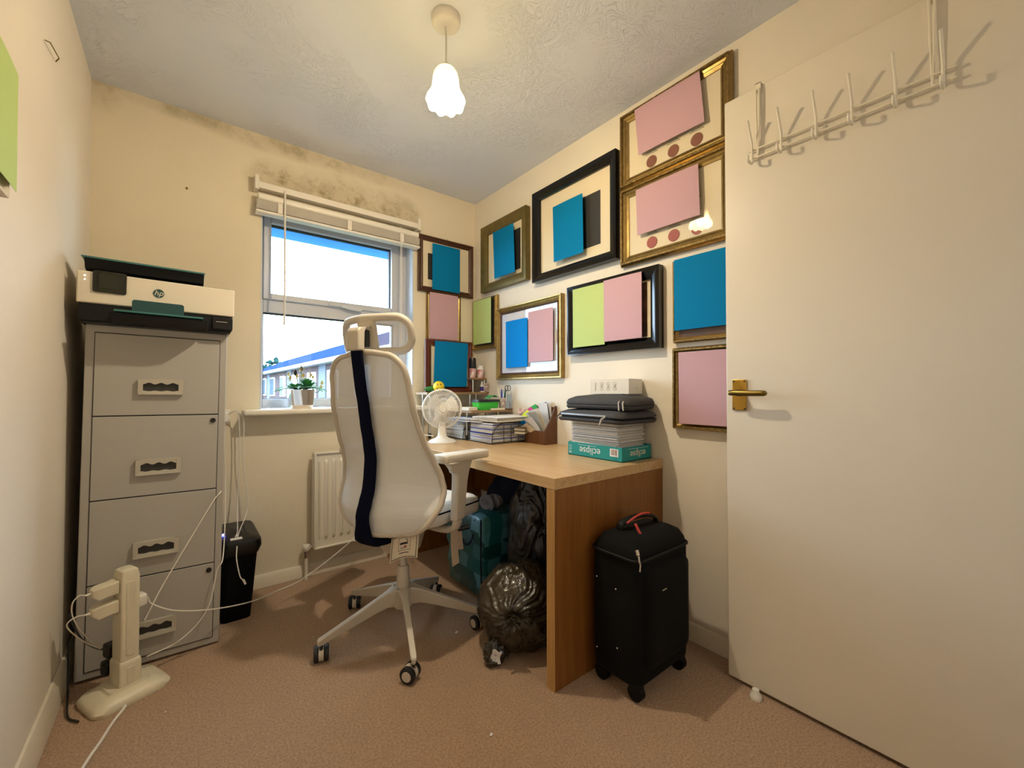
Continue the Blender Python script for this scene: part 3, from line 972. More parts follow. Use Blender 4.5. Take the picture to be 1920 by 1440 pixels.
# local origin: centre of the front face at the base; half width .22
PH = .219
MB().prism([(-PH + .004, .006), (PH - .006, .006), (PH - .006, .070), (-PH + .004, .070)], 'xz', .006, .36).build('base', 'prn_dark', pr_, bevel=.004)
MB().box(-PH + .01, PH - .01, .02, .34, 0, .007).build('foot', 'black', pr_)
MB().prism(rrect(-PH, PH, .066, .172, .004), 'xz', 0, .37).build('body', 'prn_white', pr_, bevel=.004)
MB().box(-PH + .02, PH - .015, .02, .36, .170, .176).build('scanner_seam', 'prn_dark', pr_)
MB().box(PH - .07, PH - .004, -.004, .01, .012, .060).build('cartridge_door', 'prn_dark', pr_, bevel=.003)
sp = MB().prism(rrect(-PH + .038, -PH + .123, .104, .178, .007), 'xz', -.006, .006).build('touch_screen', 'screen', pr_, bevel=.0015)
MB().box(-PH + .054, -PH + .105, -.0072, -.006, .120, .168).build('display', 'lcd', sp)
# document feeder tray
MB().prism([(.012, .224), (.020, .226), (.20, .204), (.33, .19), (.33, .172), (.10, .172), (.03, .186)], 'yz', -PH + .014, PH - .098).build('feeder_tray', 'prn_dark', pr_, bevel=.003)
MB().prism([(.002, .218), (.002, .224), (.020, .2275), (.20, .2055), (.20, .2025), (.020, .222)], 'yz', -PH + .008, PH - .096).build('tray_lip', 'prn_edge', pr_, bevel=.001)
# output tray and paper stop
MB().prism([(-.085, .030), (.02, .036), (.02, .004), (-.01, .004)], 'yz', -PH + .088, PH - .083).build('output_tray', 'prn_dark', pr_, bevel=.004)
MB().box(-PH + .100, PH - .100, -.092, .0, .034, .040).build('tray_flap', 'prn_edge', pr_, bevel=.001)
MB().prism(rrect(-PH + .144, PH - .156, .036, .078, .008), 'xz', -.090, -.085).build('paper_stop', 'prn_teal', pr_, bevel=.001)
lg = MB().cyl((-.010, 0, .124), (-.010, -.0016, .124), .0155, n=36).build('logo', 'prn_teal', pr_, smooth=True)
text('logo_letters', 'hp', .026, 'prn_white', lg, (-.0105, -.0022, .1245), (PI / 2, 0, 0), shear=.28, extrude=.0002)
MB().box(PH - .058, PH - .022, -.0046, -.004, .041, .0425).build('model_lettering', 'prn_white', pr_)
e = MB()
e.cyl((-PH + .019, .001, .156), (-PH + .019, -.0008, .156), .0022, n=10); e.cyl((-PH + .019, .001, .143), (-PH + .019, -.0008, .143), .0016, n=10)
e.build('status_light', 'led_w', pr_)

# ------------------------------------------------------------------ shredder
sh = thing('paper_shredder', 'black paper shredder bin behind the filing cabinet', 'shredder', (.205, 2.28, 0))
def ring(x0, x1, y0, y1, z, r): return [(a, b, z) for a, b in rrect(x0, x1, y0, y1, r, 4)]
MB().loft([ring(.142, .252, 2.175, 2.425, 0, .02), ring(.140, .272, 2.145, 2.435, .285, .022)]).build('bin', 'matt_black', sh, world=True, smooth=True)
MB().loft([ring(.137, .276, 2.140, 2.440, .287, .024), ring(.135, .288, 2.128, 2.448, .318, .028), ring(.137, .286, 2.132, 2.446, .345, .03),
           ring(.146, .276, 2.150, 2.436, .358, .03)]).build('cutter_head', 'black', sh, world=True, smooth=True)
MB().box(.232, .240, 2.20, 2.40, .356, .3592).build('feed_slot', 'gasket', sh, world=True)
MB().box(.172, .215, 2.148, 2.172, .3455, .3595).build('caution_label', 'paper', sh, world=True)
MB().ball((.152, 2.235, .362), .006, nu=12, nv=8).build('status_light', 'led', sh, world=True)

# ------------------------------------------------------------------ wall socket with chargers, cables
sk = thing('charger_plug', 'white plug charger in the wall socket beside the filing cabinet', 'charger', (.166, 2.44, .87))
MB().box(.100, .19, 2.452, 2.461, .835, .905).build('socket_plate', 'plastic', sk, world=True, bevel=.003)
MB().box(.135, .180, 2.405, 2.452, .845, .895).build('plug_body', 'plastic', sk, world=True, bevel=.006)


def cable(name, label, pts, r=.0022, m='cable', k=8, cat='cable', ends=None):
    t = MB().tube(spline(pts, k), r, 8)
    if ends:
        root = thing(name, label, cat, pts[0])
        t.build('lead', m, root, world=True, smooth=True)
        for a, b, rr_ in ends:
            MB().cyl(a, b, rr_, n=10).build('connector', 'plastic', root, world=True, smooth=True)
        return root
    return t.build(name, m, None, smooth=True, label=label, cat=cat)


cable('charging_cable', 'white charging cable looping right from the socket and ending near the skirting', [(.178, 2.41, .880), (.190, 2.405, .893), (.216, 2.39, .898), (.240, 2.39, .848), (.240, 2.40, .667), (.259, 2.40, .484), (.251, 2.38, .40), (.205, 2.20, .366), (.192, 2.120, .325), (.190, 2.10, .287), (.201, 2.09, .221), (.213, 2.09, .200)],
      ends=[((.213, 2.09, .202), (.221, 2.088, .182), .0042)])
cable('charging_cable', 'white charging cable hanging straight down onto the shredder lid', [(.178, 2.415, .876), (.204, 2.40, .90), (.221, 2.40, .869), (.225, 2.40, .669), (.216, 2.38, .44), (.205, 2.24, .380), (.198, 2.19, .366)],
      ends=[((.198, 2.19, .366), (.193, 2.172, .364), .004)])
cable('charging_cable', 'white cable running from the socket down across the cabinet front to the plug tower', [(.159, 2.42, .850), (.155, 2.36, .74), (.141, 2.20, .642), (.131, 2.04, .60), (.105, 2.004, .57), (.035, 1.985, .444), (-.045, 1.95, .301), (-.090, 1.905, .215)])
cable('charging_cable', 'white cable hanging past the shredder and sagging back to the tower foot', [(.168, 2.43, .845), (.167, 2.42, .672), (.170, 2.40, .573), (.155, 2.20, .415), (.136, 2.02, .33), (.118, 2.0, .30), (.094, 1.99, .179), (.057, 1.99, .115), (-.006, 1.98, .072), (-.085, 1.935, .075)])

# ------------------------------------------------------------------ plug tower
tw = thing('extension_tower', 'cream plastic plug tower standing on the carpet before the cabinet', 'extension tower', (-.135, 1.885, 0), R(24))
def lr(hx, hy, z, r, oy=0, k=6): return [(a, b + oy, z) for a, b in rrect(-hx, hx, -hy, hy, r, k)]
MB().loft([lr(.100, .082, 0, .035), lr(.102, .084, .012, .035), lr(.092, .076, .026, .034), lr(.066, .062, .034, .03), lr(.060, .056, .036, .028)]).build('foot', 'cream_plastic', tw, smooth=True, angle=50)
MB().loft([lr(.056, .048, .034, .014, .004), lr(.052, .045, .044, .012, .004)]).build('collar', 'cream_plastic', tw, smooth=True)
ms = MB()
ms.loft([lr(.0285, .040, .035, .006), lr(.0285, .040, .110, .006), lr(.0265, .037, .118, .006), lr(.0255, .035, .12, .006)])
ms.build('socket_base', 'cream_plastic', tw, smooth=True, angle=30)
ms = MB().loft([lr(.0245, .034, .035, .007), lr(.0245, .034, .388, .007), lr(.021, .028, .408, .007), lr(.014, .020, .413, .006)])
ms.build('column', 'cream_plastic', tw, smooth=True, angle=40)
MB().prism(rrect(-.012, .012, .135, .375, .010), 'xz', -.0358, -.033).build('front_inlay', 'cream_plastic', tw, bevel=.001)
MB().prism(rrect(-.010, .010, .050, .100, .005), 'xz', -.0415, -.039).build('front_inlay', 'cream_plastic', tw, bevel=.001)
MB().cyl((.024, .004, .372), (.027, .004, .372), .006, n=14).build('power_switch', 'plastic', tw, smooth=True)


def plug_l(z, label):
    t = thing('mains_charger', label, 'charger', (-.135, 1.885, 0), R(24))
    MB().loft([[(-.0245, -.024, z - .02), (-.0245, .024, z - .02), (-.0245, .024, z + .022), (-.0245, -.024, z + .022)],
               [(-.042, -.022, z - .020), (-.042, .022, z - .020), (-.042, .022, z + .018), (-.042, -.022, z + .018)],
               [(-.074, -.022, z - .024), (-.074, .022, z - .024), (-.074, .022, z + .016), (-.074, -.022, z + .016)],
               [(-.088, -.014, z - .010), (-.088, .014, z - .010), (-.088, .014, z + .010), (-.088, -.014, z + .010)]]).build('charger_body', 'cream_plastic', t, bevel=.003)
    MB().cyl((-.086, 0, z), (-.100, 0, z), .0045, .003, 10).build('connector', 'plastic', t, smooth=True)
    return t


plug_l(.362, 'upper cream charger plugged in the left side of the plug tower')
plug_l(.302, 'lower cream charger plugged in the left side of the plug tower')
t = thing('usb_charger', 'small round white charger in the right side of the plug tower', 'charger', (-.135, 1.885, 0), R(24))
MB().loft([[(.0245, a, b) for a, b in rrect(-.022, .022, .268, .314, .01)], [(.046, a, b) for a, b in rrect(-.021, .021, .270, .312, .01)], [(.050, a, b) for a, b in rrect(-.017, .017, .274, .308, .008)]]).build('charger_body', 'plastic', t, smooth=True)
cable('charging_cable', 'thin cable looping from the upper charger behind the plug tower', [(-.226, 1.845, .362), (-.240, 1.842, .366), (-.254, 1.84, .345), (-.252, 1.86, .29), (-.224, 1.92, .19), (-.185, 1.975, .115)], .0018)
cable('charging_cable', 'thin cable looping from the lower charger towards the left wall', [(-.226, 1.845, .302), (-.245, 1.842, .304), (-.264, 1.84, .290), (-.258, 1.86, .255), (-.229, 1.93, .175), (-.184, 1.985, .105)], .0018)
cable('black_lead', 'black power lead curling on the carpet behind the plug tower', [(-.155, 1.965, .125), (-.20, 1.965, .130), (-.240, 1.97, .165), (-.262, 1.985, .20), (-.283, 2.0, .26)], .003, 'black')
cable('black_lead', 'black lead lying along the carpet beside the left skirting', [(-.283, 2.0, .16), (-.276, 1.95, .03), (-.262, 1.85, .006), (-.232, 1.80, .006)], .003, 'black')
e = thing('black_plug', 'black mains plug pushed in the back of the plug tower', 'plug', (-.16, 1.95, .12))
MB().obox((-.172, 1.942, .132), (math.cos(R(24)), math.sin(R(24)), 0), (-math.sin(R(24)), math.cos(R(24)), 0), (0, 0, 1), .04, .04, .045).build('plug_body', 'black', e, world=True, bevel=.006)
e = thing('black_plug', 'lower black plug at the foot of the plug tower', 'plug', (-.17, 1.94, .06))
MB().obox((-.176, 1.945, .075), (math.cos(R(24)), math.sin(R(24)), 0), (-math.sin(R(24)), math.cos(R(24)), 0), (0, 0, 1), .045, .04, .045).build('plug_body', 'black', e, world=True, bevel=.008)
cable('power_cord', 'thick white power cord leaving the plug tower towards the viewer', [(-.128, 1.815, .012), (-.130, 1.79, .006), (-.152, 1.73, .005), (-.170, 1.66, .005), (-.188, 1.60, .005), (-.205, 1.52, .005), (-.225, 1.42, .005)], .0042)
cable('charging_cable', 'long white cable swinging from the plug tower to behind the chair', [(-.082, 1.905, .290), (-.070, 1.908, .262), (-.006, 1.92, .214), (.105, 1.97, .163), (.239, 2.08, .106), (.350, 2.16, .088), (.452, 2.22, .082), (.562, 2.28, .104), (.675, 2.31, .155), (.744, 2.32, .199), (.823, 2.33, .277), (.90, 2.33, .40)], .0024)

# ------------------------------------------------------------------ desk
DZ = .705
dk = thing('desk', 'oak effect desk with slab ends along the right wall', 'desk', (1.297, 1.71, 0))
MB().box(.975, XR - .002, 1.004, 2.420, DZ - .038, DZ).build('desk_top', 'desk', dk, world=True, bevel=.0012)
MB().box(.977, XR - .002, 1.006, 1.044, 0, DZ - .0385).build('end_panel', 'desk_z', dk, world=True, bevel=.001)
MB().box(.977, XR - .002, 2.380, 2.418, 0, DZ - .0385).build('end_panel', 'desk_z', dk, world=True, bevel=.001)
for y0_ in (1.006, 2.380):
    MB().box(.9755, .9770, y0_, y0_ + .038, 0, DZ - .0385).build('edge_strip', 'desk_leg', dk, world=True)
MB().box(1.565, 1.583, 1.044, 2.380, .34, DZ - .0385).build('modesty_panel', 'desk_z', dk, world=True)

# ------------------------------------------------------------------ office chair
CH = thing('office_chair', 'cream high backed mesh office chair with navy spine, turned to the desk', 'chair', (.73, 1.65, 0), R(24))


def interp(tab, z):
    if z <= tab[0][0]: return tab[0][1:]
    for a, b in zip(tab, tab[1:]):
        if z <= b[0]:
            t = (z - a[0]) / (b[0] - a[0]); t = t * t * (3 - 2 * t) * .5 + t * .5
            return tuple(p + (q - p) * t for p, q in zip(a[1:], b[1:]))
    return tab[-1][1:]


# z, spine x (outer face), edge x, half width
TAB = [(.450, -.214, -.135, .222), (.535, -.220, -.110, .245), (.58, -.205, -.085, .260), (.625, -.190, -.070, .262), (.675, -.184, -.075, .252),
       (.74, -.180, -.100, .235), (.805, -.190, -.135, .220), (.875, -.205, -.160, .210), (.94, -.215, -.180, .205), (1.01, -.230, -.190, .196),
       (1.06, -.238, -.200, .190), (1.115, -.246, -.212, .185), (1.14, -.250, -.216, .180)]
ZB0, ZB1 = .463, 1.128


def back_pt(t, z):
    b, a, hw = interp(TAB, z)
    r0, r1 = .095, .085
    if z < ZB0 + r0:
        hw -= r0 - math.sqrt(max(0, r0 * r0 - (ZB0 + r0 - z) ** 2))
    if z > ZB1 - r1:
        hw -= r1 - math.sqrt(max(0, r1 * r1 - (z - ZB1 + r1) ** 2))
    sp = b + .020
    zz = z + (.012 * (1 - t * t) if z > 1.0 else 0) * max(0, (z - 1.0) / .13)
    return Vector((sp + (a - sp) * abs(t) ** 1.9, -t * hw, zz))


fab = MB().sheet(lambda u, v: back_pt(u * 2 - 1, ZB0 + (ZB1 - ZB0) * (1 - math.cos(PI * v)) / 2), 28, 56)
fab.build('mesh_back', 'chair_mesh', CH, smooth=True, angle=180)
per = []
NN = 44
for i in range(NN + 1):
    z = ZB0 + (ZB1 - ZB0) * (1 - math.cos(PI * i / NN)) / 2
    per.append(back_pt(1, z))
for i in range(1, 14): per.append(back_pt(1 - 2 * i / 14, ZB1))
for i in range(NN + 1):
    z = ZB1 - (ZB1 - ZB0) * (1 - math.cos(PI * i / NN)) / 2
    per.append(back_pt(-1, z))
for i in range(1, 14): per.append(back_pt(-1 + 2 * i / 14, ZB0))
q = [per[0]]
for p in per[1:]:
    if (p - q[-1]).length > .004: q.append(p)
if (q[-1] - q[0]).length < .004: q.pop()
MB().tube(q, .0115, 10, closed=True).build('back_rim', 'chair', CH, smooth=True, angle=180)
# navy spine sleeve
loops = []
spz = [1.150 - i * .02 for i in range(33)]
path = [(interp(TAB, z)[0], z) for z in spz] + [(-.216, .486), (-.214, .462), (-.207, .440), (-.190, .426), (-.15, .420), (-.11, .419), (-.05, .424)]
for i, (x, z) in enumerate(path):
    x0, z0 = path[max(0, i - 1)]; x1, z1 = path[min(len(path) - 1, i + 1)]
    t = Vector((x1 - x0, 0, z1 - z0)).normalized(); n = Vector((t.z, 0, -t.x))
    wdt = .0265 if z > .9 else .0265 + (.9 - z) * .012
    if z < .49: wdt = .034 + (.49 - z) * .3
    th = .009
    c = Vector((x, 0, z))
    lp = []
    for k in range(16):
        a = 2 * PI * k / 16
        cx = math.copysign(abs(math.cos(a)) ** .6, math.cos(a)); cy = math.copysign(abs(math.sin(a)) ** .6, math.sin(a))
        lp.append(c + Vector((0, 1, 0)) * wdt * cx + n * th * cy)
    loops.append(lp)
MB().loft(loops).build('spine_sleeve', 'navy', CH, smooth=True, angle=80)
# headrest
hpz = []
pm = MB()
pm.loft([[(-.272, -.030, 1.142), (-.238, -.030, 1.142), (-.238, .030, 1.142), (-.272, .030, 1.142)],
         [(-.270, -.030, 1.215), (-.236, -.030, 1.215), (-.236, .030, 1.215), (-.270, .030, 1.215)],
         [(-.258, -.028, 1.230), (-.220, -.028, 1.236), (-.220, .028, 1.236), (-.258, .028, 1.230)],
         [(-.205, -.022, 1.218), (-.195, -.022, 1.242), (-.195, .022, 1.242), (-.205, .022, 1.218)]])
pm.build('headrest_post', 'chair', CH, bevel=.006, seg=3)


def hr(y, z):
    x = -.196 + .048 * (abs(y) / .165) ** 1.8 - .012 * ((z - 1.2) / .07)
    return Vector((x, y, z))


HZ0, HZ1 = 1.144, 1.268
out = [hr(a, b) for a, b in rrect(-.168, .168, HZ0, HZ1, .048, 7)]
hm = MB()
pts = []
prev = out[-1]
for p in out:
    k = max(1, int((p - prev).length / .02))
    for j in range(k): pts.append(hr(*(prev.lerp(p, (j + 1) / k)).yz))
    prev = p
hm.tube(pts, .0150, 10, closed=True)
hr_o = hm.build('headrest_frame', 'chair', CH, smooth=True, angle=180)
cm = MB().sheet(lambda a, b: hr(-.042 + .084 * a, HZ0 + (HZ1 - HZ0) * b) + Vector((.006, 0, 0)), 8, 6, .016, (-1, 0, 0))
cm.build('headrest_bridge', 'chair', CH, smooth=True)
MB().box(-.222, -.206, -.020, .020, 1.160, 1.232).build('height_track', 'cab_dark', CH)
MB().sheet(lambda a, b: hr(-.160 + .320 * a, HZ0 + .006 + (HZ1 - HZ0 - .012) * b), 20, 6).build('headrest_mesh', 'head_mesh', CH, smooth=True, angle=180)
# seat
def seat_loop(z, g):
    lp = []
    for a, b in rrect(-.120 + g, .245 - g, -.250 + g, .250 - g, .075 - g * .5, 7):
        k = (a + .120) / .365
        lp.append((a, b * (.90 + .10 * min(1, k * 1.4)), z - .012 * max(0, (a - .12) / .125) ** 2))
    return lp


MB().loft([seat_loop(.480, .012), seat_loop(.487, .002), seat_loop(.510, -.001), seat_loop(.528, .001)]).build('seat_border', 'chair_fab', CH, smooth=True, angle=60)
MB().loft([seat_loop(.527, .002), seat_loop(.543, .006), seat_loop(.552, .022), seat_loop(.557, .06), seat_loop(.559, .12)]).build('seat_cushion', 'chair_fab', CH, smooth=True, angle=60)
MB().tube([Vector(p) for p in seat_loop(.5285, .0005)], .0032, 6, closed=True).build('seat_piping', 'navy', CH, smooth=True)
MB().loft([seat_loop(.468, .035), seat_loop(.481, .016)]).build('seat_pan', 'chair', CH, smooth=True)
# mechanism
MB().loft([[(-.13, -.055, .430), (.10, -.055, .430), (.10, .055, .430), (-.13, .055, .430)],
           [(-.14, -.075, .470), (.14, -.075, .470), (.14, .075, .470), (-.14, .075, .470)]]).build('tilt_mechanism', 'chair', CH, bevel=.006)
MB().loft([[(-.060, -.048, .335), (.055, -.048, .335), (.055, .048, .335), (-.060, .048, .335)],
           [(-.105, -.052, .40), (.08, -.052, .40), (.08, .052, .40), (-.105, .052, .40)],
           [(-.11, -.055, .432), (.09, -.055, .432), (.09, .055, .432), (-.11, .055, .432)]]).build('mechanism_housing', 'chair', CH, bevel=.008)
# arms
for s in (-1, 1):
    y = s * .272
    am = MB()
    am.loft([[(-.030, y - .016, .500), (.030, y - .016, .500), (.030, y + .016, .500), (-.030, y + .016, .500)],
             [(-.020, y - .016, .640), (.050, y - .016, .640), (.050, y + .016, .640), (-.020, y + .016, .640)],
             [(-.020, y - .016, .675), (.060, y - .016, .675), (.060, y + .016, .675), (-.020, y + .016, .675)],
             [(-.060, y - .018, .718), (.080, y - .018, .718), (.080, y + .018, .718), (-.060, y + .018, .718)],
             [(-.075, y - .022, .727), (.088, y - .022, .727), (.088, y + .022, .727), (-.075, y + .022, .727)]])
    a1 = am.build('arm_upright', 'chair', CH, bevel=.007, seg=3)
    am = MB()
    pth = [(0, s * .10, .462), (0, s * .20, .455), (0, s * .250, .462), (0, s * .270, .485), (0, s * .273, .54)]
    lps = []
    for k, p in enumerate(spline(pth, 5)):
        lps.append(p)
    am.tube(lps, .013, 12, flat=2.2, up=(1, 0, 0))
    am.build('arm_bracket', 'chair', CH, smooth=True, angle=60)
    MB().cyl((-.028, y, .700), (-.04, y, .688), .010, n=12).build('arm_button', 'chair', a1, smooth=True)
    # pad, swivelled outwards on the near side
    ang = R(-14 if s < 0 else 6)
    ca, sa = math.cos(ang), math.sin(ang)
    cx, cy = .042, s * .268
    def padl(z, g):
        r = []
        for a, b in rrect(-.120 + g, .118 - g, -.042 + g, .042 - g, .014, 4):
            b2 = b * (1 - .18 * max(0, a / .118))
            r.append((cx + a * ca - b2 * sa, cy + a * sa + b2 * ca, z))
        return r
    MB().loft([padl(.724, .004), padl(.728, 0), padl(.750, 0), padl(.754, .0025)]).build('arm_pad', 'chair', CH, smooth=True, angle=50)
# tension lever and hang tags
e = MB().tube([(.02, -.05, .462), (.03, -.17, .452), (.045, -.245, .445)], .0042, 8)
e = e.build('height_lever', 'chair', CH, smooth=True)
MB().tube([(.035, -.236, .446), (.075, -.275, .452)], .010, 12).build('lever_grip', 'black', e, smooth=True)
MB().sheet(lambda a, b: (-.028 + .044 * a - .006 * b, -.262 - .012 * b * b, .482 - .150 * b), 3, 8, .0008, (0, 1, 0)).build('hang_tag', 'tag_paper', CH)
MB().sheet(lambda a, b: (.022 + .040 * a + .003 * b, -.248 - .008 * b * b, .482 - .108 * b - .012 * a * b), 3, 8, .0008, (0, 1, 0)).build('hang_tag', 'tag_paper', CH)
# warning card under the back of the seat
def wcp(a, b, o=.0015):
    return (-.150 + .040 * a - .010 * (1 - b) - o, -.078 - .098 * a, .440 + .024 * a - .088 * (1 - b) + .012 * math.sin(a * 3))


wc = MB().sheet(lambda a, b: wcp(a, b, 0), 6, 6, .001, (1, 0, 0))
wco = wc.build('instruction_card', 'paper2', CH)
ln = MB()


for (a0, b0, a1_, b1) in ((.06, .05, .94, .05), (.94, .05, .94, .95), (.94, .95, .06, .95), (.06, .95, .06, .05)):
    ln.tube([wcp(a0 + (a1_ - a0) * k / 6, b0 + (b1 - b0) * k / 6) for k in range(7)], .0010, 4)
ln.build('card_border', 'gasket', wco)
ln = MB()
for (a0, b0, a1_, b1) in ((.30, .33, .72, .33), (.72, .33, .72, .84), (.72, .84, .30, .84), (.30, .84, .30, .33)):
    ln.tube([wcp(a0 + (a1_ - a0) * k / 6, b0 + (b1 - b0) * k / 6) for k in range(7)], .0005, 4)
ln.tube([wcp(.36 + .26 * k / 4, .60) for k in range(5)], .0035, 4)
ln.tube([wcp(.60, .60), wcp(.62, .70), wcp(.56, .78)], .0012, 4)
ln.tube([wcp(.36 + .22 * k / 4, .42) for k in range(5)], .0008, 4)
ln.tube([wcp(.34 + .34 * k / 4, .22) for k in range(5)], .0012, 4)
ln.build('card_pictogram', 'gasket', wco)
e = MB(); e.ball(wcp(.55, .46), .004, nu=8, nv=6); e.build('card_dot', 'red', wco)
# gas lift and base
MB().cyl((0, 0, .265), (0, 0, .345), .014, n=20).build('gas_lift', 'chair', CH, smooth=True)
MB().lathe([(0, .275), (.021, .275), (.0235, .270), (.026, .215), (.0265, .155), (.022, .150), (0, .150)], n=28).build('column_sleeve', 'chair', CH, smooth=True)
MB().lathe([(0, .108), (.036, .108), (.042, .125), (.040, .180), (.034, .190), (0, .191)], n=30).build('hub', 'chair', CH, smooth=True)
for k in range(5):
    a = R(12.5 + 72 * k)
    d = Vector((math.cos(a), math.sin(a), 0)); w_ = Vector((-math.sin(a), math.cos(a), 0)); up = Vector((0, 0, 1))
    lps = []
    for (rr_, hw, zt, zb) in ((.015, .034, .190, .115), (.045, .024, .190, .118), (.07, .015, .182, .120), (.11, .0125, .168, .113), (.20, .0115, .134, .092), (.29, .0115, .101, .070), (.322, .0115, .090, .062), (.332, .009, .084, .064)):
        c = d * rr_
        lps.append([c + w_ * hw + up * zt, c - w_ * hw + up * zt, c - w_ * hw * .55 + up * zb, c + w_ * hw * .55 + up * zb])
    leg = MB().loft(lps).build('base_leg', 'chair', CH, bevel=.004, seg=2)
    ca_ = Vector((d.x * .318, d.y * .318, 0))
    sw = R((200, 40, 50, 101, 70)[k])
    u = Vector((math.cos(sw), math.sin(sw), 0)); n_ = Vector((-math.sin(sw), math.cos(sw), 0))
    cc = ca_ + u * .012 + up * .029
    MB().cyl(ca_ + up * .045, ca_ + up * .068, .007, n=12).build('caster_stem', 'cab_dark', leg, smooth=True)
    cm_ = MB()
    for s in (-1, 1):
        cm_.tube([cc + n_ * s * .009, cc + n_ * s * .012, cc + n_ * s * .023, cc + n_ * s * .026], [.024, .0285, .0285, .024], 24)
    cm_.build('caster_wheel', 'caster', leg, smooth=True, angle=35)
    for s in (-1, 1): MB().cyl(cc + n_ * s * .0262, cc + n_ * s * .0275, .017, n=20).build('wheel_cap', 'chair', leg, smooth=True)
    cm_ = MB().tube([cc - n_ * .0085, cc + n_ * .0085], .0265, 24)
    cm_.build('caster_fork', 'chair', leg, smooth=True, angle=35)

# ------------------------------------------------------------------ desk organiser shelf
og = thing('corner_shelf', 'stepped wooden desk shelf on thin metal posts in the room corner', 'shelf', (1.40, 2.25, DZ))
MB().box(1.160, 1.600, 2.285, 2.448, .970, .985).build('middle_board', 'shelf', og, world=True, bevel=.002)
MB().box(1.300, 1.602, 2.020, 2.281, .866, .880).build('lower_board', 'shelf', og, world=True, bevel=.002)
MB().box(1.490, 1.603, 2.300, 2.448, 1.065, 1.079).build('upper_board', 'shelf', og, world=True, bevel=.002)


def post(x, y, z0, z1, foot=True):
    p = MB().cyl((x, y, z0 + (.012 if foot else 0)), (x, y, z1), .0055, n=12).build('post', 'chrome', og, world=True, smooth=True)
    if foot: MB().cyl((x, y, z0), (x, y, z0 + .03), .009, n=12).build('post_foot', 'black', p, world=True, smooth=True)


post(1.190, 2.310, DZ, .970); post(1.190, 2.405, DZ, .970); post(1.590, 2.405, DZ, .970)
post(1.470, 2.297, .880, .970, False); post(1.545, 2.090, DZ, .866); post(1.315, 2.088, DZ, .866); post(1.575, 2.273, DZ, .866)
post(1.500, 2.310, .985, 1.065, False); post(1.530, 2.44, .985, 1.065, False); post(1.590, 2.31, .985, 1.065, False)

SH = 'small objects on the corner shelf'
pic('framed_picture', 'mahogany framed picture standing on the desk shelf under a teal card', 'back', 1.190, 1.535, .986, 1.318, .036, .020, 'scoop', 'red_wood', 'mount', lip='gold', y=2.385, gap=0, lean=0, group=PG)
card('teal card on the mahogany frame standing on the desk shelf', 'teal_card', 'back', 1.246, 1.490, 1.020, 1.308, .024, y=2.385, tilt=.03)
sm = thing('smiley_ball', 'yellow smiley face stress ball on the middle shelf board', 'toy ball', (1.258, 2.325, .985))
MB().ball((0, 0, .035), .035, nu=32, nv=22).build('ball', 'smile', sm, smooth=True)
fd = Vector((-.40, -.90, .02)).normalized(); rt = Vector((.90, -.40, 0)).normalized(); upv = Vector((0, 0, 1))
fm = MB()
for s in (-1, 1):
    fm.ball(Vector((0, 0, .035)) + (fd * .92 + rt * s * .28 + upv * .33).normalized() * .0345, .0034, .0034, .0052, nu=10, nv=8)
fm.build('eye', 'gasket', sm, smooth=True)
MB().tube([Vector((0, 0, .035)) + (fd * .9 + rt * math.sin(a) * .58 - upv * (.08 + math.cos(a) * .42)).normalized() * .0352 for a in [R(-62 + 124 * k / 14) for k in range(15)]], .0014, 6).build('mouth', 'gasket', sm, smooth=True)
gc = thing('glasses_case', 'dark green rounded case behind the smiley ball', 'case', (1.26, 2.352, .985))
MB().ball((-.01, .006, .020), .075, .012, .020, nu=24, nv=14).build('case_shell', 'green_lid', gc, smooth=True)
MB().ball((-.01, .006, .0201), .0755, .0125, .003, nu=24, nv=6).build('case_seam', 'gasket', gc, smooth=True)
t = thing('travel_tumbler', 'tall black tumbler with red base on the upper shelf', 'tumbler', (1.522, 2.345, 1.079))
MB().lathe([(0, 0), (.020, 0), (.022, .045), (.0225, .062), (0, .062)], n=24).build('tumbler_base', 'red_cup', t, smooth=True)
MB().lathe([(.0225, .062), (.024, .066), (.021, .128), (.019, .132), (0, .132)], n=24).build('tumbler_body', 'black', t, smooth=True)
t = thing('festive_cup', 'small red patterned cup with white lid on the upper shelf', 'cup', (1.574, 2.330, 1.079))
MB().lathe([(0, 0), (.020, 0), (.0235, .058), (0, .058)], n=24).build('cup_body', 'red_cup', t, smooth=True)
MB().lathe([(.0245, .056), (.0245, .062), (.019, .066), (.018, .082), (0, .083)], n=24).build('cup_lid', 'paper', t, smooth=True)
t = thing('glue_bottle', 'small bottle with white nozzle and purple label on the middle shelf', 'bottle', (1.575, 2.315, .985))
MB().prism(rrect(-.012, .012, -.009, .009, .004), 'xy', 0, .045).build('bottle_body', 'plastic', t)
MB().prism(rrect(-.0125, .0125, -.0095, .0095, .004), 'xy', .008, .036).build('bottle_label', 'purple', t)
MB().lathe([(.007, .045), (.008, .052), (.005, .055), (.004, .074), (0, .075)], n=14).build('nozzle', 'plastic', t, smooth=True)
t = thing('floral_box', 'small floral patterned box at the right end of the middle shelf', 'box', (1.602, 2.30, .985))
MB().box(-.014, .012, -.016, .016, 0, .062).build('box_body', 'floral', t, bevel=.004)
